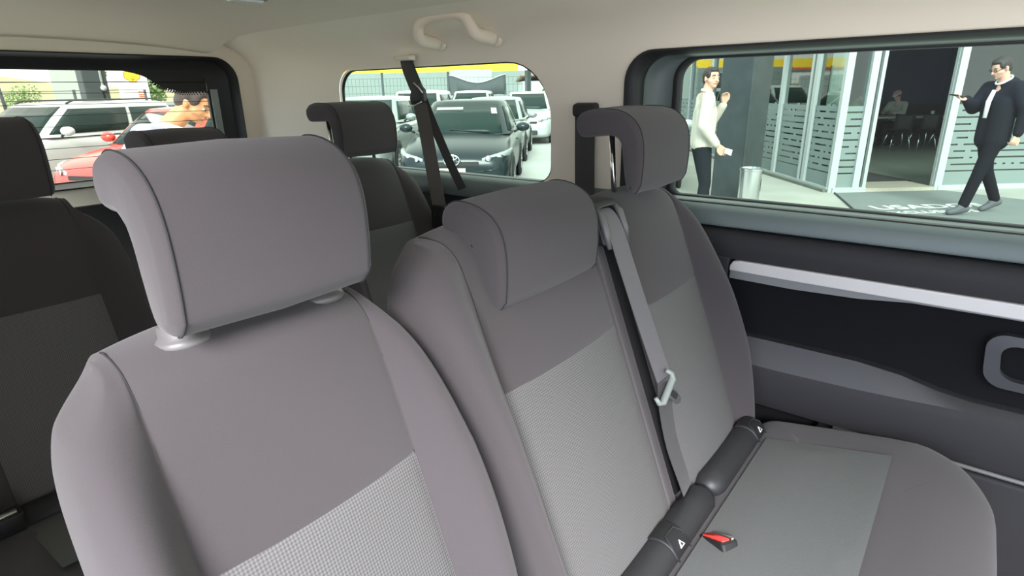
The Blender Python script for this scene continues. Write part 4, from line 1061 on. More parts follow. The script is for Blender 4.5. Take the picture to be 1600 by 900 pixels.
# ================================================================== CARS
TYRE = mat('tyre_rubber', (0.015, 0.015, 0.015, 1), 0.8)
CG = mat('car_window_glass', (0.020, 0.034, 0.030, 1), 0.14, spec=0.06)
LENS = mat('clear_lamp_lens', (0.30, 0.33, 0.32, 1), 0.25, 0.2)
AMB = mat('amber_lens', (0.7, 0.15, 0.03, 1), 0.3)
GRL = mat('black_grille', (0.02, 0.02, 0.02, 1), 0.5)
RIM = mat('alloy_rim', (0.35, 0.36, 0.36, 1), 0.3, 0.8)
def car(name, label, fx, fy, head, paint, L=4.4, Wd=1.72, H=1.48, suv=False, group=None, emblem=False, rails=False, sticker=False, plate=True, cat='car'):
    """fx, fy: middle of the front bumper; head: direction the car faces, degrees"""
    h = math.radians(head); w = Wd / 2
    t = thing(name, label, cat, (fx - math.cos(h) * L / 2, fy - math.sin(h) * L / 2, 0), h, group)
    zb = 1.02 if suv else 0.94
    up = 0.07 if suv else 0.0
    st = [(.500, .62, .34, .56), (.492, .80, .26, .66), (.470, .90, .21, .74 + up), (.43, .955, .19, .80 + up), (.38, .985, .18, .85 + up), (.30, 1, .18, .91 + up), (.22, 1, .18, zb + 0.0), (.15, 1, .18, zb + .02), (0, 1, .18, zb + .02), (-.2, 1, .18, zb + .04), (-.33, .99, .18, zb + .06), (-.42, .96, .2, zb + .05), (-.475, .90, .25, zb), (-.495, .82, .30, .85), (-.50, .7, .36, .75)]
    def sec(x, m, zl, zt):
        W_ = w * m; r = [(0, zl), (W_ * .85, zl), (W_ * .96, zl + .06), (W_, zl + .22), (W_ * 1.0, min(.62, zt - .12)), (W_ * .985, zt - .10), (W_ * .93, zt - .02), (W_ * .55, zt + .02), (0, zt + .035)]
        return [(x * L, y, z) for y, z in r] + [(x * L, -y, z) for y, z in r[1:-1][::-1]]
    bm = bmesh.new(); loft(bm, [sec(*s) for s in st]); link('body', bm, paint, t, sub=1)
    # cabin
    if suv: B4, T4 = (.21, -.485), (.06, -.42)
    else: B4, T4 = (.23, -.40), (.05, -.24)
    wb, wt = w * .93, w * .72; zt = H - 0.03
    def P(x, y, z): return Vector((x, y, z))
    xf, xr, tf, tr = B4[0] * L, B4[1] * L, T4[0] * L, T4[1] * L
    b0 = [P(xf, -wb * .86, zb), P(xf, wb * .86, zb), P(xr, wb * .9, zb + .03), P(xr, -wb * .9, zb + .03)]
    fl = P(xf - .25, wb, zb); 
    t0 = [P(tf, -wt * .93, zt - .03), P(tf, wt * .93, zt - .03), P(tr, wt * .9, zt - .02), P(tr, -wt * .9, zt - .02)]
    bm = bmesh.new()
    def ring(k):
        e = 0.035 * math.sin(PI * k)
        xa, xb_ = xf + (tf - xf) * k, xr + (tr - xr) * k; ya = wb + (wt - wb) * k; z = zb + (zt - .02 - zb) * k
        return [(xa + .02 + e, 0, z + .0), (xa + e, ya * .55, z), (xa - .06 + e, ya * .88, z), (xa - .20, ya * 1.0 + e * .5, z), ((xa + xb_) / 2, ya * 1.02 + e * .6, z), (xb_ + .25, ya + e * .5, z), (xb_ + .05, ya * .88, z), (xb_ - e, ya * .5, z), (xb_ - .01 - e, 0, z), (xb_ - e, -ya * .5, z), (xb_ + .05, -ya * .88, z), (xb_ + .25, -ya - e * .5, z), ((xa + xb_) / 2, -ya * 1.02 - e * .6, z), (xa - .20, -ya * 1.0 - e * .5, z), (xa - .06 + e, -ya * .88, z), (xa + e, -ya * .55, z)]
    ks = [0, .08, .3, .6, .88, 1.0]
    rings = [ring(k) for k in ks]
    top = []
    c = Vector(((tf + tr) / 2, 0, 0))
    for s_, dz in ((.94, .022), (.7, .038), (.35, .05)):
        top.append([((x - c.x) * s_ + c.x, y * s_, zt - .02 + dz) for x, y, z in rings[-1]])
    loft(bm, rings + top)
    link('cabin', bm, paint, t, autos=50)
    # windows follow the cabin surface
    def surf(idx, k, out):
        a = rings_at(k); p = Vector(a[idx]); q = Vector(((tf + tr) / 2 * .5 + (xf + xr) / 4, 0, zb + .1)); return p + (p - q).normalized() * out
    def rings_at(k): return ring(k)
    def lerp_idx(i, k):
        r_ = rings_at(k); n = len(r_); a = Vector(r_[int(math.floor(i)) % n]); b = Vector(r_[(int(math.floor(i)) + 1) % n]); return a.lerp(b, i - math.floor(i))
    def window(nm, i0, i1, k0, k1, nseg=8):
        bm = bmesh.new(); rows = []
        for k in (k0, k0 + (k1 - k0) * .33, k0 + (k1 - k0) * .66, k1):
            rows.append([])
            for s in range(nseg + 1):
                i = i0 + (i1 - i0) * s / nseg; p = lerp_idx(i % 16, k)
                q = Vector((0.0, 0, p.z - .05)) if abs(p.y) < wt * .8 else Vector((p.x, 0, p.z - .3))
                rows[-1].append(p + (p - q).normalized() * .007)
        loft(bm, rows, close=False, cap=False)
        o = link(nm, bm, CG, t); m_ = o.modifiers.new('thick', 'SOLIDIFY'); m_.thickness = .006; m_.offset = 0
        return o
    wsn = window('windscreen', 14.15, 17.85, .04, .93, 10)
    window('rear_glass', 6.15, 9.85, .15, .90)
    window('side_window', 2.55, 4.02, .10, .86, 4); window('side_window', 4.10, 5.5, .12, .86, 4)
    window('side_window', 11.98, 13.45, .10, .86, 4); window('side_window', 10.5, 11.9, .12, .86, 4)
    bm = bmesh.new()
    a = lerp_idx(0, .06); tube(bm, [a + Vector((.03, .45, 0.01)), a + Vector((.0, .02, .035)), a + Vector((-.02, -.2, .05))], .008, 5); link('wiper', bm, BLK, wsn)
    if sticker:
        bm = bmesh.new(); p = [lerp_idx(i, k) + Vector((.016, 0, .010)) for i, k in ((1.35, .62), (1.75, .62), (1.75, .80), (1.35, .80))]
        bm.faces.new([bm.verts.new(v) for v in p]); link('sticker', bm, WSH, wsn, smooth=False)
        bm = bmesh.new(); p = [lerp_idx(i, k) + Vector((.016, 0, .010)) for i, k in ((14.4, .76), (15.9, .76), (15.9, .83), (14.4, .83))]
        bm.faces.new([bm.verts.new(v) for v in p]); link('sun_strip', bm, WSH, wsn, smooth=False)
    # wheels
    for sx, xw in ((1, .31 * L), (-1, -.30 * L)):
        for s in (-1, 1):
            bm = bmesh.new(); lathe(bm, [(.375, -.03), (.375, .012), (.355, .016), (.2, .016)], (xw, s * (w * .985), .335), (0, s, 0), 28); link('wheel_arch', bm, GRL, t)
            bm = bmesh.new(); lathe(bm, [(.22, -.12), (.31, -.12), (.325, -.09), (.325, .0), (.30, .022), (.215, .022), (.21, -.0)], (xw, s * (w * .985 + .01), .322), (0, s, 0), 28); wh = link('wheel', bm, TYRE, t, autos=40)
            bm = bmesh.new(); lathe(bm, [(.215, .0), (.205, .012), (.19, .0), (.05, .012), (.04, .022), (.01, .024)], (xw, s * (w * .985 + .012), .322), (0, s, 0), 28)
            for k in range(5):
                a = 2 * PI * k / 5; c = Vector((xw, s * (w * .985 + .022), .322)); e_ = c + Vector((math.cos(a), 0, math.sin(a))) * .2; tube(bm, [c, e_], [.03, .02], 6)
            link('rim', bm, RIM, wh, autos=40)
    for s in (-1, 1):
        # headlight hugging the front corner
        bm = bmesh.new()
        z0 = .66 + up
        rows = []
        pp = [(.4865, .50, -.045, -.0), (.480, .62, -.055, .035), (.468, .74, -.05, .06), (.445, .86, -.025, .085), (.405, .955, .03, .11), (.37, .985, .075, .12)]
        for x, m_, lo, hi in pp:
            rows.append([Vector((x * L + .012, s * w * m_ * 1.01, z0 + lo)), Vector((x * L + .030, s * w * m_ * 1.03, z0 + (lo + hi) / 2)), Vector((x * L + .004, s * w * m_ * 1.02, z0 + hi + .015)), Vector((x * L - .12, s * w * (m_ * .9), z0 + (lo + hi) / 2))])
        loft(bm, rows); hl = link('headlight', bm, LENS, t)
        for k, (x, m_) in enumerate(((.486, .62), (.462, .80))):
            bm = bmesh.new(); lathe(bm, [(.045, 0), (.038, .012), (.01, .016)], (x * L + .022, s * w * m_, z0 + .01 + .02 * k), (1, s * .5, .1), 14); link('lamp', bm, CHR, hl)
        # mirror
        bm = bmesh.new(); mx_ = xf - .32
        bmesh.ops.create_uvsphere(bm, u_segments=14, v_segments=8, radius=1, matrix=Matrix.Translation((mx_, s * (w + .13), zb + .10)) @ Matrix.Diagonal((.085, .115, .075, 1)))
        mr = link('mirror', bm, paint, t)
        bm = bmesh.new(); tube(bm, [(mx_ - .01, s * (w - .02), zb + .02), (mx_, s * (w + .08), zb + .07)], .02, 6); link('mirror_arm', bm, BLK, mr)
        bm = bmesh.new(); box(bm, -.30 * L, .12 * L, s * (w * 1.0) - .006, s * (w * 1.0) + .006, .50, .53) if False else box(bm, -.02 * L - .18, -.02 * L - .06, s * w - .012, s * w + .016, zb - .16, zb - .135); link('door_handle', bm, paint, t, bevel=.004)
    bm = bmesh.new(); loft(bm, [[(x * L, y, z) for y, z in rrect(-.48 * w * k, .48 * w * k, .30, .44, .04)] for x, k in ((.485, 1.0), (.505, 1.0), (.507, .94))]); link('lower_grille', bm, GRL, t, autos=40)
    bm = bmesh.new(); loft(bm, [[(x * L, y, z) for y, z in rrect(-.46 * w, .46 * w, .57 + up, .63 + up, .02)] for x in (.48, .500)]); gl = link('grille', bm, GRL, t, autos=40)
    if emblem:
        bm = bmesh.new(); cx, cz = .506 * L, .655
        def ell(ry, rz, yo=0, zo=0): tube(bm, [(cx, yo + ry * math.cos(2 * PI * k / 24), cz + zo + rz * math.sin(2 * PI * k / 24)) for k in range(25)], .0095, 6, cap=False)
        ell(.115, .078); ell(.036, .074); ell(.080, .030, 0, .040); link('front_emblem', bm, CHR, t)
    if plate:
        bm = bmesh.new(); box(bm, .500 * L, .510 * L, -.20, .20, .46, .54); link('number_plate', bm, WSH if not emblem else mat('cream_plate', (.75, .62, .40, 1), .5), t, smooth=False, bevel=.003)
    if rails:
        for s in (-1, 1):
            bm = bmesh.new(); tube(bm, [(tf - .1, s * wt * .86, zt + .0), (tf - .25, s * wt * .86, zt + .045), (tr + .3, s * wt * .84, zt + .05), (tr + .1, s * wt * .84, zt + .0)], .014, 8); link('roof_rail', bm, GRL, t)
    return t
P_BLACK = mat('black_green_car_paint', (0.012, 0.020, 0.022, 1), 0.28, coat=0.12, spec=0.3)
P_SILV = mat('silver_car_paint', (0.30, 0.33, 0.31, 1), 0.25, 0.4, coat=0.5)
P_WHITE = mat('white_car_paint', (0.44, 0.475, 0.45, 1), 0.3, coat=0.5)
P_RED = mat('red_car_paint', (0.62, 0.055, 0.035, 1), 0.3, coat=0.5)
P_GREY = mat('dark_grey_car_paint', (0.10, 0.12, 0.12, 1), 0.25, coat=0.5)
G1 = 'cars parked in the yard'
car('sedan', 'black sedan with a chrome oval emblem facing the small rear side window', 6.25, 6.08, 215, P_BLACK, L=4.2, emblem=True, sticker=True, group=G1)
car('sedan', 'silver-green hatchback half hidden behind the black sedan, on its right', 10.35, 8.93, 214, P_SILV, L=4.2, group=G1)
car('sedan', 'white car with tall roof behind the silver-green hatchback', 14.9, 11.3, 213, P_WHITE, L=4.3, suv=True, H=1.6, group=G1)
car('sedan', 'silver car on the left of the black sedan, mostly behind the rear seat headrest', 7.0, 9.65, 215, P_SILV, L=4.0, suv=True, H=1.55, group=G1)
car('suv', 'white four-wheel-drive car behind the silver one, seen left of the hanging belt', 10.7, 12.1, 215, P_WHITE, suv=True, H=1.68, Wd=1.8, group=G1)
car('suv', 'bright white car furthest back, its roof above the black sedan', 15.2, 14.0, 215, P_WHITE, L=3.6, suv=True, H=1.66, group=G1)
car('station_wagon', 'greenish-white station wagon with dark roof rails seen through the rear window', 1.15, 11.5, 205, P_WHITE, L=4.6, suv=True, H=1.56, rails=True, sticker=False, group=G1)
car('hatchback', 'red hatchback in front of the greenish-white wagon, seen through the rear window', 2.6, 9.1, 204, P_RED, L=3.5, H=1.46, group=G1)
car('hatchback', 'dark grey car half hidden behind the greenish-white wagon', 4.6, 14.6, 215, P_GREY, H=1.5, group=G1)
car('hatchback', 'silver car at the far left edge of the rear window', -0.6, 14.5, 220, P_SILV, H=1.5, suv=True, group=G1)
car('hatchback', 'small white car deep in the yard behind the station wagon', 4.0, 20.5, 215, P_WHITE, H=1.5, suv=True, group=G1)
car('parked_car', 'white car beside the van, its mirror showing by the window-side headrest', 7.94, 4.15, 207, P_WHITE, L=4.2, H=1.5, group=G1)
# ================================================================== PEOPLE
SKIN = mat('skin', (0.56, 0.31, 0.22, 1), 0.55, noise=0.08, nscale=20)
HAIR = mat('dark_brown_hair', (0.022, 0.016, 0.013, 1), 0.6, bump=0.6, bscale=160)
LIP = mat('lip', (0.42, 0.16, 0.13, 1), 0.5); EYEM = mat('eye_dark', (0.02, 0.016, 0.014, 1), 0.2); EYEW = mat('eye_white', (0.38, 0.37, 0.35, 1), 0.4)
def caps(bm, a, ra, b, rb, n=12):
    """tapered capsule as one closed piece"""
    a, b = Vector(a), Vector(b); d = b - a; L = d.length
    if L < 1e-5: d = Vector((0, 0, 1)); L = 1e-5
    d = d.normalized(); prof = []
    for k in range(5): t = -PI / 2 + PI / 2 * k / 4; prof.append((ra * math.cos(t), ra * math.sin(t)))
    for k in range(5): t = PI / 2 * k / 4; prof.append((rb * math.cos(t), L + rb * math.sin(t)))
    lathe(bm, prof, a, d, n)
def ell(bm, c, r, M=None, n=16):
    m = Matrix.Translation(Vector(c)) @ Matrix.Diagonal((r[0], r[1], r[2], 1))
    bmesh.ops.create_uvsphere(bm, u_segments=n, v_segments=n // 2 + 2, radius=1, matrix=(M @ m) if M else m)
def skinmesh(name, bm, m, parent, vox, smooth=6, label=None):
    o = link(name, bm, m, parent, label=label, recalc=True)
    r = o.modifiers.new('join', 'REMESH'); r.mode = 'VOXEL'; r.voxel_size = vox; r.use_smooth_shade = True
    s = o.modifiers.new('even', 'SMOOTH'); s.factor = 0.6; s.iterations = smooth * 2 + 2
    return o
def hand(bm, wrist, direc, palmn, curl, side, sc=1.0):
    """palm with four bent fingers and a thumb leaving the side of the palm"""
    d = Vector(direc).normalized(); n = Vector(palmn); n = (n - d * n.dot(d)).normalized(); s = d.cross(n) * side
    w = Vector(wrist)
    for k in (-1, -.33, .33, 1): caps(bm, w + s * .010 * k * sc, .017 * sc, w + d * .085 * sc + s * .029 * k * sc, .0115 * sc, 8)
    for k, (o, L) in enumerate(((-.031, .066), (-.011, .078), (.010, .072), (.030, .056))):
        p = w + d * .088 * sc + s * o * sc; ang = curl * .55; ax = s
        seg = [L * .45, L * .30, L * .25]; dd = d.copy()
        for j, q in enumerate(seg):
            ang_j = curl * (.7 if j == 0 else 1.0); dd = (Quaternion(ax, ang_j * side) @ dd); e = p + dd * q * sc; caps(bm, p, (.0098 - .001 * j) * sc, e, (.0090 - .001 * j) * sc, 8); p = e
    t0 = w + d * .03 * sc - s * .024 * sc; t1 = t0 + (d * .7 - s * .65).normalized() * .036 * sc - n * .004; t2 = t1 + (d * .9 - s * .15 + n * -.25 * 0 - s.cross(d) * 0).normalized() * .032 * sc; t3 = t2 + (d + s * .25).normalized() * .024 * sc
    caps(bm, t0, .0145 * sc, t1, .012 * sc, 8); caps(bm, t1, .0115 * sc, t2, .010 * sc, 8); caps(bm, t2, .0098 * sc, t3, .0085 * sc, 8)
def person(label, loc, rz, J, hm, shirt, trouser, shoe, sc=1.0, group=None, jacket=False, hair='short', extra=None, skin=SKIN, hairm=HAIR, arms=None):
    t = thing('person', label, 'person', loc, rz, group); t.scale = (sc, sc, sc)
    V_ = lambda k: Vector(J[k])
    H_ = Matrix.Translation(V_('head')) @ hm
    bm = bmesh.new()
    # head: cranium, face, jaw, nose, ears, brow, lips
    ell(bm, (-.012, 0, .025), (.096, .075, .088), H_); ell(bm, (.030, 0, -.022), (.060, .060, .082), H_); ell(bm, (.042, 0, -.072), (.036, .040, .030), H_)
    caps_ = lambda a, ra, b, rb: caps(bm, H_ @ Vector(a), ra, H_ @ Vector(b), rb, 8)
    caps_((.086, 0, .014), .009, (.108, 0, -.026), .013); caps_((.090, -.012, -.030), .008, (.090, .012, -.030), .008)
    caps_((.078, -.032, .022), .011, (.078, .032, .022), .011); caps_((.083, -.016, -.055), .008, (.083, .016, -.055), .008)
    caps_((.072, 0, -.085), .016, (.066, 0, -.085), .018)
    for s in (-1, 1):
        ell(bm, (-.004, s * .077, -.008), (.018, .009, .030), H_, 10); caps_((.062, s * .038, -.030), .016, (.040, s * .052, -.03), .018)
    caps(bm, H_ @ Vector((-.022, 0, -.05)), .052, V_('neck'), .058); caps(bm, V_('neck'), .06, V_('chest'), .10)
    for s, q in ((-1, 'R'), (1, 'L')):
        sh, el, wr = V_('sh' + q), V_('el' + q), V_('wr' + q); hp, kn, an = V_('hp' + q), V_('kn' + q), V_('an' + q)
        caps(bm, V_('neck') - Vector((0, 0, .03)), .045, sh, .048); caps(bm, V_('chest'), .10, sh, .048)
        caps(bm, sh, .050, el, .038); caps(bm, el, .038, wr, .026)
        caps(bm, V_('chest') + Vector((0, s * .06, 0)), .095, V_('pelvis') + Vector((0, s * .06, 0)), .085)
        caps(bm, V_('pelvis') + Vector((0, s * .05, 0)), .09, hp, .085); caps(bm, hp, .082, kn, .054); caps(bm, kn, .052, an, .036)
        hd = J['hd' + q]; hand(bm, wr, hd[0], hd[1], hd[2], -s if q == 'R' else -s, 1.0)
        fwd = Vector(J.get('ft' + q, (1, 0, -.12))).normalized()
        caps(bm, an - fwd * .03 - Vector((0, 0, .03)), .038, an + fwd * .13 - Vector((0, 0, .045)), .028)
    skinmesh('body', bm, skin, t, .0062, 4)
    # eyes, brows
    for s in (-1, 1):
        bm = bmesh.new(); ell(bm, (.077, s * .031, .002), (.011, .014, .008), H_, 10); e = link('eye', bm, EYEW, t)
        bm = bmesh.new(); ell(bm, (.085, s * .031, .002), (.005, .006, .0065), H_, 8); link('iris', bm, EYEM, e)
        bm = bmesh.new(); tube(bm, [H_ @ Vector(p) for p in ((.088, s * .014, .026), (.089, s * .030, .032), (.076, s * .048, .026))], .0042, 6); link('eyebrow', bm, hairm, t)
    bm = bmesh.new(); tube(bm, [H_ @ Vector(p) for p in ((.080, -.022, -.055), (.091, -.008, -.053), (.091, .008, -.053), (.080, .022, -.055))], .0048, 6); link('lips', bm, LIP, t)
    if hair:
        bm = bmesh.new()
        ell(bm, (-.024, 0, .034), (.096, .082, .090), H_); ell(bm, (.016, 0, .084), (.068, .062, .032), H_)
        for s in (-1, 1): ell(bm, (.012, s * .062, .04), (.045, .018, .045), H_)
        if hair == 'messy':
            rnd = random.Random(5)
            for _ in range(40):
                v = Vector((rnd.uniform(-.9, .7), rnd.uniform(-1, 1), rnd.uniform(.0, 1))).normalized(); ell(bm, (-.02 + v.x * .09, v.y * .078, .04 + v.z * .085), (.022, .02, .02), H_, 8)
        ell(bm, (-.06, 0, -.02), (.05, .062, .055), H_)
        skinmesh('hair', bm, hairm, t, .007, 3)
    # top
    e = .022 if jacket else .014
    bm = bmesh.new()
    for s, q in ((-1, 'R'), (1, 'L')):
        sh, el, wr = V_('sh' + q), V_('el' + q), V_('wr' + q)
        c0 = V_('chest'); p0 = V_('pelvis') + (Vector((0, 0, -.12)) if jacket else Vector((0, 0, -.03)))
        caps(bm, V_('neck') - Vector((0, 0, .035)), .052 + e * .5, sh, .056 + e); caps(bm, c0 + Vector((0, s * .02, .02)), .11 + e * .5, sh, .060 + e)
        caps(bm, c0 + Vector((0, s * .065, 0)), .105 + e, p0 + Vector((0, s * .07, .02)), .100 + e * 1.2)
        caps(bm, sh, .060 + e, el, .050 + e); w2 = el.lerp(wr, .93); caps(bm, el, .050 + e, w2, .034 + e * .8)
    if jacket:
        ell(bm, V_('neck') + Vector((-.075, 0, -.01)), (.075, .10, .07))
        caps(bm, V_('neck') + Vector((-.02, -.07, .0)), .035, V_('neck') + Vector((-.02, .07, .0)), .035)
    topo = skinmesh('jacket' if jacket else 'sweater', bm, shirt, t, .011, 5)
    # trousers
    bm = bmesh.new()
    for s, q in ((-1, 'R'), (1, 'L')):
        hp, kn, an = V_('hp' + q), V_('kn' + q), V_('an' + q)
        caps(bm, V_('pelvis') + Vector((0, s * .055, 0)), .102, hp, .098); caps(bm, hp, .096, kn, .070); caps(bm, kn, .068, an.lerp(kn, .06) , .058)
    skinmesh('trousers', bm, trouser, t, .011, 4)
    for s, q in ((-1, 'R'), (1, 'L')):
        an = V_('an' + q); fwd = Vector(J.get('ft' + q, (1, 0, -.12))).normalized(); bm = bmesh.new()
        caps(bm, an - fwd * .045 - Vector((0, 0, .035)), .046, an + fwd * .15 - Vector((0, 0, .05)), .037); caps(bm, an, .045, an + fwd * .05 - Vector((0, 0, .03)), .045)
        sh_ = skinmesh('shoe', bm, shoe, t, .009, 3)
    if extra: extra(t, H_, V_, topo)
    return t
HM0 = Matrix.Identity(4)
def Rz(a): return Matrix.Rotation(math.radians(a), 4, 'Z')
def Ry(a): return Matrix.Rotation(math.radians(a), 4, 'Y')
CREAM = mat('cream_knit', (0.47, 0.43, 0.36, 1), 0.9, bump=0.4, bscale=120); DARKT = mat('charcoal_trousers', (0.016, 0.018, 0.021, 1), 0.9, spec=0.1)
BJ = mat('black_navy_jacket', (0.010, 0.011, 0.015, 1), 0.85, spec=0.15, bump=0.4, bscale=30); GSH = mat('grey_shoe', (0.07, 0.075, 0.08, 1), 0.7); WHC = mat('white_cloth', (0.72, 0.72, 0.70, 1), 0.8)
J1 = dict(head=(.035, 0, 1.635), neck=(.0, 0, 1.475), chest=(.0, 0, 1.27), pelvis=(-.01, 0, .96),
          shR=(-.02, -.185, 1.42), elR=(-.07, -.265, 1.15), wrR=(.10, -.25, .94), hdR=((.75, .05, -.65), (0, 1, 0), .30),
          shL=(.0, .185, 1.42), elL=(.13, .20, 1.17), wrL=(.21, .05, 1.36), hdL=((-.1, -.25, 1), (0, -1, 0), .55),
          hpR=(-.01, -.085, .90), knR=(.04, -.095, .50), anR=(.0, -.10, .09), hpL=(-.01, .085, .90), knL=(.08, .095, .50), anL=(.10, .10, .09))
def ex1(t, H_, V_, top):
    bm = bmesh.new(); c = V_('neck') + Vector((.012, 0, .012))
    tube(bm, [c + Vector((.060 * math.cos(a) - .008, .062 * math.sin(a), .008 - .022 * math.cos(a))) for a in [2 * PI * k / 20 for k in range(21)]], .013, 8, cap=False); link('shirt_collar', bm, WHC, top)
    bm = bmesh.new(); tube(bm, [(.105 - .22 * (k > 9) * 0 + .12 * math.cos(a), .17 * math.sin(a), .925) for k, a in enumerate([2 * PI * k / 24 for k in range(25)])], .012, 6, cap=False); bm.free()
t1 = person('person in a cream sweater standing by the black pillar, one hand raised to the chin', (6.42, 2.42, 0.12), math.radians(-56), J1, Rz(-66), CREAM, DARKT, BLK, sc=.965, extra=ex1)
pp = thing('folded_paper', 'small white folded paper held in the lowered hand of the person in the cream sweater', 'paper', (6.42, 2.42, 0.12), math.radians(-56))
bm = bmesh.new(); loft(bm, [[(.17, -.27, .83), (.24, -.27, .80), (.25, -.27, .86), (.18, -.27, .88)], [(.17, -.262, .83), (.24, -.262, .80), (.25, -.262, .86), (.18, -.262, .88)]]); link('sheet', bm, WHC, pp, smooth=False)

J2 = dict(head=(.085, 0, 1.635), neck=(.01, 0, 1.485), chest=(.0, 0, 1.28), pelvis=(.0, 0, .96),
          shL=(-.01, .185, 1.425), elL=(-.09, .26, 1.16), wrL=(-.05, .27, .93), hdL=((.25, 0, -1), (0, -1, 0), .95),
          shR=(.02, -.18, 1.425), elR=(.12, -.23, 1.20), wrR=(.33, -.10, 1.31), hdR=((1, .1, .12), (0, .3, 1), .45),
          hpL=(.01, .085, .90), knL=(.13, .09, .50), anL=(.235, .09, .10), hpR=(.0, -.085, .90), knR=(-.10, -.09, .50), anR=(-.29, -.08, .13), ftR=(1, 0, -.35))
def ex2(t, H_, V_, top):
    bm = bmesh.new(); c = V_('neck') + Vector((.02, 0, .02))
    tube(bm, [c + Vector((.066 * math.cos(a) - .01, .070 * math.sin(a), .005 - .045 * math.cos(a))) for a in [2 * PI * k / 20 for k in range(21)]], .011, 8, cap=False); link('hood_lining', bm, WHC, top, label='pale hood edge')
    bm = bmesh.new(); tube(bm, [(.105, 0, 1.40), (.142, 0, 1.28), (.145, .0, 1.10)], [.02, .026, .02], 8); link('shirt_front', bm, WHC, top)
    # glasses
    bm = bmesh.new()
    for s in (-1, 1):
        tube(bm, [H_ @ Vector((.094, s * .033 + .021 * math.cos(a), .003 + .017 * math.sin(a))) for a in [2 * PI * k / 14 for k in range(15)]], .0026, 5, cap=False)
        tube(bm, [H_ @ Vector((.094, s * .054, .006)), H_ @ Vector((.0, s * .084, .004))], .0028, 5)
    tube(bm, [H_ @ Vector((.097, -.012, .006)), H_ @ Vector((.097, .012, .006))], .0026, 5)
    link('glasses', bm, BLK, t)
    bm = bmesh.new(); ell(bm, (.052, 0, -.070), (.046, .048, .038), H_); ell(bm, (.030, 0, -.04), (.05, .064, .035), H_); bm.free()
t2 = person('person in a black hooded jacket walking past the doorway, looking at a phone', (8.84, -.06, 0.132), math.radians(130), J2, Ry(22), BJ, mat('black_trousers', (0.008, 0.0085, 0.011, 1), .9, spec=0.1), GSH, sc=.995, jacket=True, extra=ex2)
ph = thing('smartphone', 'dark smartphone held out in front of the walking person in black', 'phone', (8.84, -.06, 0.12), math.radians(130))
bm = bmesh.new(); MP = Matrix.Translation((.455, -.085, 1.352)) @ Ry(-12)
loft(bm, [[MP @ Vector((a, b, z)) for a, b in rrect(-.075, .075, -.037, .037, .01, 3)] for z in (-.005, .005)]); link('case', bm, BLK, ph)
bm = bmesh.new(); loft(bm, [[MP @ Vector((a, b, z)) for a, b in rrect(-.07, .07, -.033, .033, .008, 3)] for z in (.005, .0065)]); link('screen', bm, GRL, ph)

LAV = mat('lavender_blue_shirt', (0.36, 0.37, 0.56, 1), 0.8)
J3 = dict(head=(.36, 0, 1.50), neck=(.20, 0, 1.37), chest=(.06, 0, 1.20), pelvis=(-.06, 0, .93),
          shL=(.13, .19, 1.33), elL=(.22, .26, 1.08), wrL=(.42, .20, 1.0), hdL=((1, 0, 0), (0, -1, 0), .4),
          shR=(.13, -.19, 1.33), elR=(.22, -.26, 1.08), wrR=(.42, -.20, 1.0), hdR=((1, 0, 0), (0, 1, 0), .4),
          hpL=(-.06, .085, .88), knL=(.0, .09, .48), anL=(-.03, .10, .09), hpR=(-.06, -.085, .88), knR=(.0, -.09, .48), anR=(-.03, -.10, .09))
def ex3(t, H_, V_, top):
    bm = bmesh.new(); c = V_('neck') + Vector((.01, 0, .01))
    ribbon(bm, [c + Vector((.02 - .11 * math.cos(a), .105 * math.sin(a), -.02 + .05 * math.cos(a) * 1.0)) for a in [2 * PI * k / 24 for k in range(25)]], .075, .008, [Vector((-.55, 0, -.6)) if False else (Vector((-.35 * math.cos(a) , .35 * math.sin(a), .9))) for a in [2 * PI * k / 24 for k in range(25)]])
    link('wide_collar', bm, WHC, top, label='wide white collar')
person('stooping person in a lavender shirt with white collar behind the rear window', (1.38, 3.96, -0.0), math.radians(-38), J3, Rz(-18) @ Ry(32), LAV, DARKT, BLK, sc=1.045, hair='messy', extra=ex3, hairm=mat('brown_hair', (0.06, 0.045, 0.04, 1), .7, bump=.5, bscale=120), skin=mat('warm_skin', (0.60, 0.28, 0.13, 1), .55))

# ---- cafe furniture and guests
TX = Vector((.62, -.785, 0)).normalized(); TY = Vector((.785, .62, 0)).normalized()
TBL = mat('pale_table_top', (0.55, 0.53, 0.45, 1), 0.5)
tc_ = Vector((17.75, 1.62, .135))
ang = math.atan2(TX.y, TX.x)
t = thing('long_table', 'long pale-topped cafe table seen through the doorway behind the chairs', 'table', tc_[:], ang)
bm = bmesh.new(); box(bm, -1.1, 1.5, -.35, .35, .70, .735); link('table_top', bm, TBL, t, smooth=False, bevel=.006)
for x in (-1.0, 1.4):
    for y in (-.28, .28):
        bm = bmesh.new(); tube(bm, [(x, y, 0), (x, y, .70)], .02, 8); link('leg', bm, CHR, t)
SHELL = mat('black_chair_shell', (0.012, 0.012, 0.012, 1), 0.5)
def chair(x, y, rz, label, src=None):
    t = thing('cafe_chair', label, 'chair', (x, y, .135), rz, 'cafe chairs in the doorway')
    prof = crom([(.22, 0, .43), (.18, 0, .455), (0, 0, .445), (-.17, 0, .45), (-.215, 0, .50), (-.235, 0, .62), (-.25, 0, .82)], 3)
    bm = bmesh.new(); loft(bm, [[(p.x, s * .21, p.z + (.02 if abs(s) == 1 else 0)) for s in (-1, -.5, 0, .5, 1)] for p in prof], close=False, cap=False)
    o = link('shell', bm, SHELL, t); m = o.modifiers.new('thick', 'SOLIDIFY'); m.thickness = .014
    for sx, sy in ((1, 1), (1, -1), (-1, 1), (-1, -1)):
        bm = bmesh.new(); tube(bm, [(sx * .14, sy * .15, .435), (sx * .235, sy * .22, 0)], .0125, 8); link('leg', bm, CHR, t)
    return t
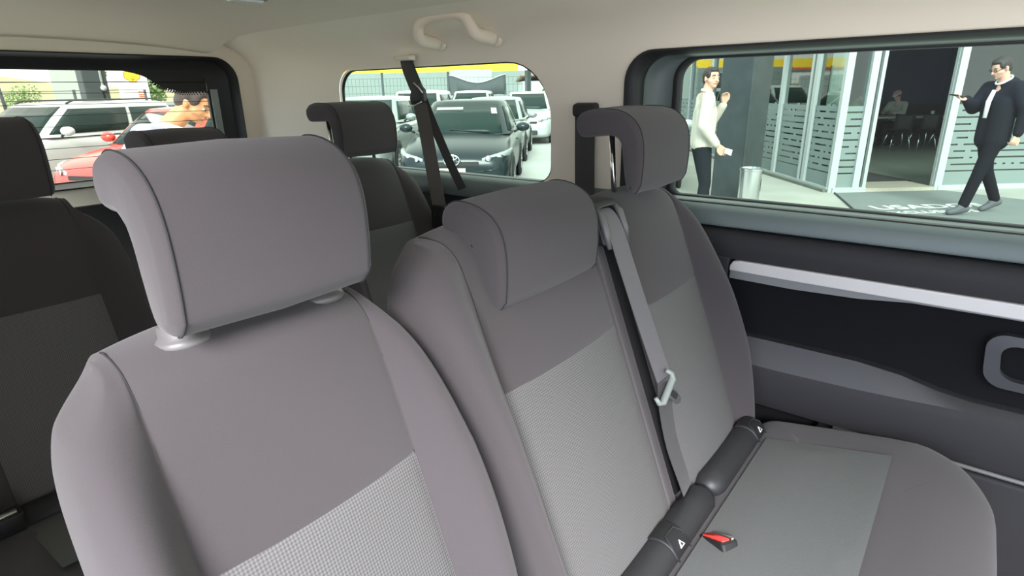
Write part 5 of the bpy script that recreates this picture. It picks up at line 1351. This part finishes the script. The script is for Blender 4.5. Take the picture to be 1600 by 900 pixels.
where = ('chair nearest the left door post, its back to the doorway', 'second chair from the left door post', 'third chair from the left door post', 'chair nearest the right door post')
for k, wlab in enumerate(where):
    p = tc_ + TX * (-.62 + .56 * k) - TY * (.75 + .05 * (k % 2)); chair(p.x, p.y, math.atan2(TY.y, TY.x) + .12 * (k - 1.5), 'black chair with steel legs, ' + wlab)
JS = dict(head=(.10, 0, 1.20), neck=(.04, 0, 1.06), chest=(.0, 0, .85), pelvis=(-.06, 0, .55), shL=(.01, .18, 1.0), elL=(.14, .24, .80), wrL=(.36, .10, .80), hdL=((1, -.3, 0), (0, 0, -1), .3),
          shR=(.01, -.18, 1.0), elR=(.14, -.24, .80), wrR=(.36, -.10, .80), hdR=((1, .3, 0), (0, 0, -1), .3),
          hpL=(-.03, .09, .52), knL=(.36, .11, .50), anL=(.36, .11, .09), hpR=(-.03, -.09, .52), knR=(.36, -.11, .50), anR=(.36, -.11, .09))
def cap_(t, H_, V_, top):
    bm = bmesh.new(); ell(bm, (-.015, 0, .065), (.105, .092, .075), H_); c = link('cap', bm, mat('pink_cap', (.55, .30, .28, 1), .8), t)
    bm = bmesh.new(); loft(bm, [[H_ @ Vector((x, y, .055 + dz)) for x, y in ((.06, -.06), (.15, -.04), (.165, 0), (.15, .04), (.06, .06))] for dz in (0, .008)]); link('peak', bm, WHC, c)
pA = tc_ + TX * .12 + TY * .62
person('seated person in a cream top and pale cap at the cafe table, leaning forward', pA[:], ang + PI + .5, JS, Ry(25), CREAM, DARKT, BLK, extra=cap_)
pB = tc_ + TX * -.95 + TY * .70
person('seated person in a bright green top at the left end of the cafe table', pB[:], ang - .4, JS, Ry(10), mat('bright_green_top', (.10, .50, .06, 1), .8), DARKT, BLK)
for k, (q, lb) in enumerate(((pA, 'stool under the seated person in the cream top'), (pB, 'stool under the seated person in green'))):
    t = thing('stool', 'black round ' + lb, 'stool', (q.x - .06, q.y, .135))
    bm = bmesh.new(); lathe(bm, [(.16, .36), (.18, .37), (.18, .40), (.16, .405)], (0, 0, 0), n=20); link('seat', bm, SHELL, t)
    bm = bmesh.new(); lathe(bm, [(.16, .002), (.16, .02), (.02, .03), (.02, .36)], (0, 0, 0), n=20); link('pedestal', bm, CHR, t)
t = thing('paper_cup', 'white paper cup standing on the cafe table', 'cup', (tc_ + TX * .62 + UP * .737)[:])
bm = bmesh.new(); lathe(bm, [(.028, 0), (.040, .11), (.037, .11), (.026, .01)], (0, 0, 0), n=16); link('cup_body', bm, WHC, t)
